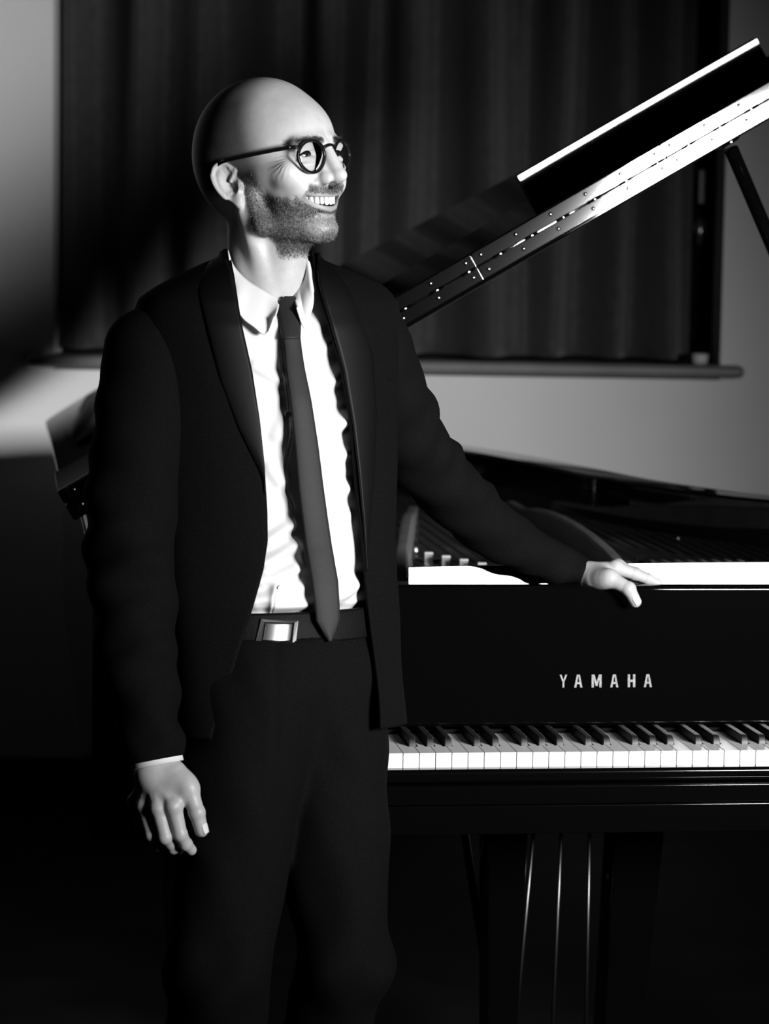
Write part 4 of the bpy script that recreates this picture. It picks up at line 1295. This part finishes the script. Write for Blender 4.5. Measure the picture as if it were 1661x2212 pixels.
PLK = [(599, 640), (600, 699), (607, 779), (615, 838), (620, 880), (627, 938), (615, 1010), (617, 1061), (631, 1097), (631, 1157), (651, 1185), (659, 1224), (639, 1243), (595, 1262), (590, 1280), (589, 1330)]
def seg_d(X, Z, pts):
    d = np.full(X.shape, 9.); side = np.zeros(X.shape)
    q = [at(x, y, 3.55) for x, y in pts]
    for a, b in zip(q[:-1], q[1:]):
        dx, dz = b.x - a.x, b.z - a.z
        t = np.clip(((X - a.x) * dx + (Z - a.z) * dz) / (dx * dx + dz * dz), 0, 1)
        ex, ez = X - a.x - t * dx, Z - a.z - t * dz
        dd = np.sqrt(ex ** 2 + ez ** 2); m = dd < d
        side = np.where(m, -(dx * ez - dz * ex), side); d = np.where(m, dd, d)
    return d, np.sign(side)
zt, zb = at(590, 585, 3.62).z, at(600, 1345, 3.52).z
nz, npk = 340, 420
ph = np.concatenate([np.linspace(-math.pi * .5, .35, 40), np.linspace(.36, 2.9, 340), np.linspace(2.95, math.pi * 1.5, 40)])
Zg, PH = np.meshgrid(np.linspace(zt, zb, nz), ph, indexing='ij')
X0, Y0 = tpoint(Zg, PH, -.016)
off = np.full(Zg.shape, -.016) - .024 * sstep(Zg, at(600, 705, 3.56).z, at(600, 630, 3.58).z) + .0022 * soft(X0, Y0, Zg, 26, 9) * sstep(Zg, zt, zt - .1)
for pts, h_, w_ in FOLDS:
    d_, _ = seg_d(X0, Zg, pts); off += h_ * .001 * np.exp(-(d_ / (w_ * .001)) ** 2) - h_ * .0004 * np.exp(-((d_ - w_ * .0016) / (w_ * .0009)) ** 2)
d_, sd_ = seg_d(X0, Zg, PLK)
off += .0020 * np.where(sd_ > 0, sstep(d_, -.0006, .0009) * np.exp(-(d_ / .045) ** 2), 0)     # the placket lies on top
off += .0016 * np.exp(-((d_ - .002) / .0025) ** 2)
off += .009 * np.exp(-((Zg - at(600, 1284, 3.52).z) / .015) ** 2) * (.7 + .5 * np.sin(X0 * 90 + 1))
low = sstep(Zg, zb + .022, zb + .008); off -= .014 * low
off *= 1
Xs, Ys = tpoint(Zg, PH, off)
grid_mesh('shirt_body', Xs, Ys, Zg, SHIRT, shirt)
def shirt_front(px, py, gap=0.0):
    P = on_torso(px, py, -.016)
    # nearest grid point
    i = int(np.argmin(np.abs(Zg[:, 0] - P.z))); j = int(np.argmin(np.abs(Xs[i, 60:330] - P.x))) + 60
    return at(px, py, float(Ys[i, j]) - gap)
# collar: band and two leaves
def neck_r(px, py, off):
    """point on the neck's front at a pixel"""
    c = np.array(NECK_M); P = at(px, py, 3.60)
    r_ = .0485 + off + max(0, (1.412 - P.z)) * .07
    for _ in range(4):
        dx = max(-r_ * .98, min(r_ * .98, P.x - c[0])); P = at(px, py, c[1] + .004 - math.sqrt(r_ * r_ - dx * dx))
    return P
nb = 72
rows = []
for zz, rr_ in ((0, .0530), (.012, .0515), (.024, .0500)):
    row = []
    for k in range(nb + 1):
        a = -math.pi * 1.5 + 2 * math.pi * k / nb
        cx, cy = NECK_M[0] + .001, NECK_M[1] + .003
        x = cx + math.cos(a) * rr_; y = cy + math.sin(a) * rr_
        front = .5 - .5 * math.sin(a - .25)      # 1 in front (towards the camera), 0 at the back
        z = at(600, 662, 3.6).z + (1 - front) * .062 + zz
        row.append((x, y, z))
    rows.append(row)
A = np.array(rows)
grid_mesh('collar_band', A[:, :, 0], A[:, :, 1], A[:, :, 2], SHIRT, shirt, thick=.0015)
def leaf(top, bot, name='collar_leaf', flip=False):
    n, m_ = 30, 14
    T_ = spline(top, 10); B_ = spline(bot, 10)
    def res(Pts, n):
        Pts = [Vector(p) for p in Pts]; L = [0]
        for a, b in zip(Pts[:-1], Pts[1:]): L.append(L[-1] + (b - a).length)
        out = []
        for k in range(n):
            s = L[-1] * k / (n - 1); i = max(0, min(len(L) - 2, int(np.searchsorted(L, s) - 1)))
            t = (s - L[i]) / max(1e-9, L[i + 1] - L[i]); out.append(Pts[i].lerp(Pts[i + 1], t))
        return out
    T2, B2 = res(T_, n), res(B_, n)
    G = np.zeros((m_, n, 3))
    for j in range(m_):
        s = j / (m_ - 1)
        for i in range(n):
            p = T2[i].lerp(B2[i], s); p = p + Vector((0, -.005 * math.sin(math.pi * s) - .0015, 0)); G[j, i] = p
    G[:, :, 1] += .0010 * soft(G[:, :, 0], G[:, :, 1], G[:, :, 2], 60, 4)
    if flip: G = G[:, ::-1]
    grid_mesh(name, G[:, :, 0], G[:, :, 1], G[:, :, 2], SHIRT, shirt, thick=.0022)
    e = [Vector(p) + Vector((0, -.0006, 0)) for p in G[-1]]
    o_ = obj('collar_edge', *tube(e, .0011, 8), SHIRT, shirt, smooth=True)
leaf([tuple(neck_r(*q)) for q in ((493, 538, .0105), (506, 574, .0105), (534, 603, .0085), (566, 622, .006), (592, 636, .005), (609, 644, .004))],
     [tuple(neck_r(496, 600, .014)), tuple(on_torso(508, 650, -.004)), tuple(on_torso(523, 684, -.002)), tuple(on_torso(548, 704, -.002)), tuple(on_torso(575, 722, .000)), tuple(on_torso(592, 684, .002))])
leaf([tuple(neck_r(*q)) for q in ((663, 545, .014), (661, 580, .014), (653, 610, .012), (643, 630, .010), (634, 644, .006))],
     [tuple(neck_r(671, 590, .022)), tuple(on_torso(676, 630, -.006)), tuple(on_torso(675, 660, -.006)), tuple(on_torso(665, 690, -.004)), tuple(on_torso(657, 709, -.002)), tuple(on_torso(641, 664, .001))])
def disc(name, c, nrm, r_, th, m, par):
    nrm = Vector(nrm).normalized(); a = nrm.orthogonal().normalized(); b = nrm.cross(a)
    v, f = lathe([(r_ * .98, 0), (r_, th * .6), (r_ * .9, th), (r_ * .7, th * .75), (.0003, th * .7)], 20)
    return obj(name, [Vector(c) + a * x + b * y + nrm * z for x, y, z in v], f, m, par, smooth=True)
for (x, y) in ((611, 655), (612, 750), (622, 895), (630, 1029), (606, 1271)):
    disc('button', shirt_front(x, y, -.0012) if y > 700 else neck_r(x, y, .0055), TF, .0050, .0022, BUTTON, shirt)
# shirt cuff on the hanging arm
c1 = PR[-1]; t1 = TR_[-1]
cu_ = tube([c1 - t1 * .030, c1 - t1 * .002, c1 + t1 * .0065], [.0335, .0340, .0343], 40, caps=False)
co = obj('cuff', *cu_, SHIRT, shirt, smooth=True); sd = co.modifiers.new('thick', 'SOLIDIFY'); sd.thickness = .002

# tie
tie = bpy.data.objects.new('tie', None); COL.objects.link(tie); tie.parent = man; tie.matrix_parent_inverse = MI
tie['label'] = 'narrow black silk tie'
TT = [(726, 612, 646, .018), (760, 615.5, 650, .021), (795, 618, 655.5, .024), (870, 628, 671, .029), (962, 637, 685, .033), (1053, 644.5, 696.5, .034), (1177, 660, 714, .033), (1256, 673, 728, .030), (1310, 680, 731.5, .027), (1340, 683, 731.5, .025), (1362, 696, 724, .024), (1385, 711.5, 713.5, .023)]
ys = np.array([t[0] for t in TT], float)
yy = np.concatenate([np.linspace(726, 1340, 80), np.linspace(1341, 1385, 14)])
m_ = 11
G = np.zeros((len(yy), m_, 3))
for i, y in enumerate(yy):
    xl, xr, gp = [float(np.interp(y, ys, [t[k] for t in TT])) for k in (1, 2, 3)]
    Yc = on_torso((xl + xr) / 2, y, -.016).y - gp
    for j in range(m_):
        t = j / (m_ - 1); w_ = (xr - xl) / 1650
        P = at(xl + (xr - xl) * t, y, Yc); n_ = (2 * t - 1)
        # lie across the chest: his left side is deeper
        G[i, j] = P + Vector((0, .0025 * abs(n_) ** 2.5 + n_ * w_ * .5 * math.tan(TY) * .8 + .0012 * math.sin(y / 37.), 0))
grid_mesh('tie_blade', G[:, :, 0], G[:, :, 1], G[:, :, 2], TIE, tie, thick=-.0022)
KT_ = [(642, 618, 634), (652, 603, 646), (662, 599, 648.5), (690, 603, 648), (715, 608, 647), (727, 611, 646.5), (732, 613, 645)]
G = np.zeros((24, 13, 3)); ky = [k[0] for k in KT_]
for i, y in enumerate(np.linspace(642, 732, 24)):
    xl, xr = float(np.interp(y, ky, [k[1] for k in KT_])), float(np.interp(y, ky, [k[2] for k in KT_]))
    kt = (y - 642) / 90; base = (neck_r(624, 642, .0135).y - .002) * (1 - kt) + (on_torso(628, 732, -.016).y - .018) * kt
    bl = math.sin(math.pi * min(1, max(0.0, (y - 636) / 100)))
    for j in range(13):
        t = j / 12; P = at(xl + (xr - xl) * t, y, base); n_ = 2 * t - 1
        G[i, j] = P + Vector((0, -.009 * math.sqrt(max(0, 1 - n_ * n_)) * (.4 + .6 * bl) + .004 * n_, 0))
grid_mesh('tie_knot', G[:, :, 0], G[:, :, 1], G[:, :, 2], TIE, tie, thick=-.002)

# belt with plate buckle
belt = bpy.data.objects.new('belt', None); COL.objects.link(belt); belt.parent = man; belt.matrix_parent_inverse = MI
belt['label'] = 'black leather belt with a brushed steel plate buckle'
zb0, zb1 = at(600, 1329, 3.5).z, at(600, 1391, 3.5).z
ph = np.linspace(0, 2 * math.pi, 120)
prof = [(-.0135, 0), (-.009, 0), (-.0085, .06), (-.0085, .94), (-.009, 1), (-.0135, 1)]
G = np.zeros((len(prof), 120, 3))
for i, (o_, t) in enumerate(prof):
    z = zb0 + (zb1 - zb0) * t
    x, y = tpoint(np.full(120, z), ph, o_ + .002); G[i, :, 0], G[i, :, 1], G[i, :, 2] = x, y, z
grid_mesh('belt_strap', G[:, ::-1, 0], G[:, ::-1, 1], G[:, ::-1, 2], LEATHER, belt, thick=.001)
def plate(quad, off, th, name, m, par, bow=.004, bev=.0008):
    a, b, c, d = [Vector(on_torso(x, y, -.0075)) for x, y in quad]
    n = 10; v = []
    for side in (0, 1):
        for j in range(2):
            for i in range(n + 1):
                t = i / n
                p = (a.lerp(b, t) if j == 0 else d.lerp(c, t)); p = p + Vector(TF) * (off + (0 if side else -th) + bow * (1 - (2 * t - 1) ** 2))
                v.append(p)
    k = n + 1; f = []
    for i in range(n):
        f.append((2 * k + i, 3 * k + i, 3 * k + i + 1, 2 * k + i + 1)); f.append((i, i + 1, k + i + 1, k + i))
        f.append((i, 2 * k + i, 2 * k + i + 1, i + 1)); f.append((k + i, k + i + 1, 3 * k + i + 1, 3 * k + i))
    f += [(0, k, 3 * k, 2 * k), (n, 2 * k + n, 3 * k + n, k + n)]
    return obj(name, v, f, m, par, bevel=bev)
fq = [(560, 1336), (641, 1340), (635, 1388.5), (549, 1386)]
iq = [(571, 1345), (629.5, 1347), (624, 1383.5), (565.5, 1382)]
gq = [(566, 1342), (632, 1344), (627, 1385), (560, 1383)]
def ringplate():
    M4 = MB()
    for a, b in ((0, 1), (1, 2), (2, 3), (3, 0)):
        q = [fq[a], fq[b], gq[b], gq[a]]
        P_ = [Vector(on_torso(x, y, -.0075)) for x, y in q]
        def bw(pt): return .004 * (1 - min(1, abs(pt[0] - 596) / 46) ** 2)
        top = [p + Vector(TF) * (.0045 + bw(pt)) for p, pt in zip(P_, q)]; bot = [p + Vector(TF) * (.0005 + bw(pt)) for p, pt in zip(P_, q)]
        M4.add((bot + top, [(3, 2, 1, 0), (4, 5, 6, 7), (0, 1, 5, 4), (1, 2, 6, 5), (2, 3, 7, 6), (3, 0, 4, 7)]))
    return M4.build('buckle_frame', mat('dark_steel', .16, .38, metal=.9), belt)
ringplate()
plate(iq, .0040, .003, 'buckle_plate', BUCKLE, belt, bow=.0052)

# trousers
PEL = np.array(at(606, 1455, 3.607))
def trouser_sdf(P):
    q2 = np.stack([(P - PEL) @ TL, (P - PEL) @ TF, P[:, 2] - PEL[2]], 1).astype(np.float32)
    d = ell(q2, (0, 0, 0), (.141, .108, .16))
    g1 = cap(P, HIP_R, KNE_R, .086, .066); g1 = smin(g1, cap(P, KNE_R, ANK_R, .066, .060), .02)
    g2 = cap(P, HIP_L, KNE_L, .091, .061); g2 = smin(g2, cap(P, KNE_L, ANK_L, .061, .056), .02)
    x, y, z = P[:, 0], P[:, 1], P[:, 2]
    g = smin(g1, g2, .012)
    d = smin(d, g, .035)
    hip = np.exp(-((z - .80) / .12) ** 2); kn = np.exp(-((z - .52) / .12) ** 2)
    w1 = np.sin((z * 70 + x * 55) + 1.5 * np.sin(x * 30 + z * 12)); w2 = np.sin((z * 46 - x * 60) + 2 * np.sin(z * 15))
    d = d + (.0035 * w1 * hip * (.4 + .6 * np.sin(x * 22 + 1)) + .003 * w2 * kn + .0012 * np.sin(z * 33 + x * 80))
    # fly seam
    fx = np.array(at(597, 1450, 3.5))[0]
    d = d + .0025 * np.exp(-((x - fx - (z - .89) * -.02) / .004) ** 2) * (z > .80) * (y < 3.56)
    d = smax(d, z - (zb1 + .006), .004)
    d = smax(d, .055 - z, .004)
    return d
tv, tq = surface(trouser_sdf, (-.42, 3.34, .04), (.16, 3.86, zb1 + .02), .0055)
tro = place(np_mesh('trousers', tv, tq, SUIT, man)); tro['label'] = 'black suit trousers'
# shoes
for a_, fx_ in ((ANK_R, (.10, -.99)), (ANK_L, (.55, -.83))):
    fwd = np.array((fx_[0], fx_[1], 0)); fwd /= np.linalg.norm(fwd); an = np.array(a_)
    def shoe_sdf(P, an=an, fwd=fwd):
        sd_ = np.array((-fwd[1], fwd[0], 0)); q = np.stack([(P - an) @ fwd, (P - an) @ sd_, P[:, 2]], 1).astype(np.float32)
        d = ell(q, (.01, 0, .045), (.075, .040, .062)); d = smin(d, ell(q, (.12, 0, .030), (.095, .044, .036)), .03)
        return smax(d, .002 - q[:, 2], .003)
    sv, sq = surface(shoe_sdf, an * (1, 1, 0) + (-.25, -.25, -.01), an * (1, 1, 0) + (.25, .25, .13), .006)
    place(np_mesh('shoe', sv, sq, mat('shoe_leather', .008, .3), man))
for par in (jacket, shirt, tie, belt):
    for ch in list(COL.objects):
        if ch.parent is par: ch.matrix_parent_inverse = Matrix()
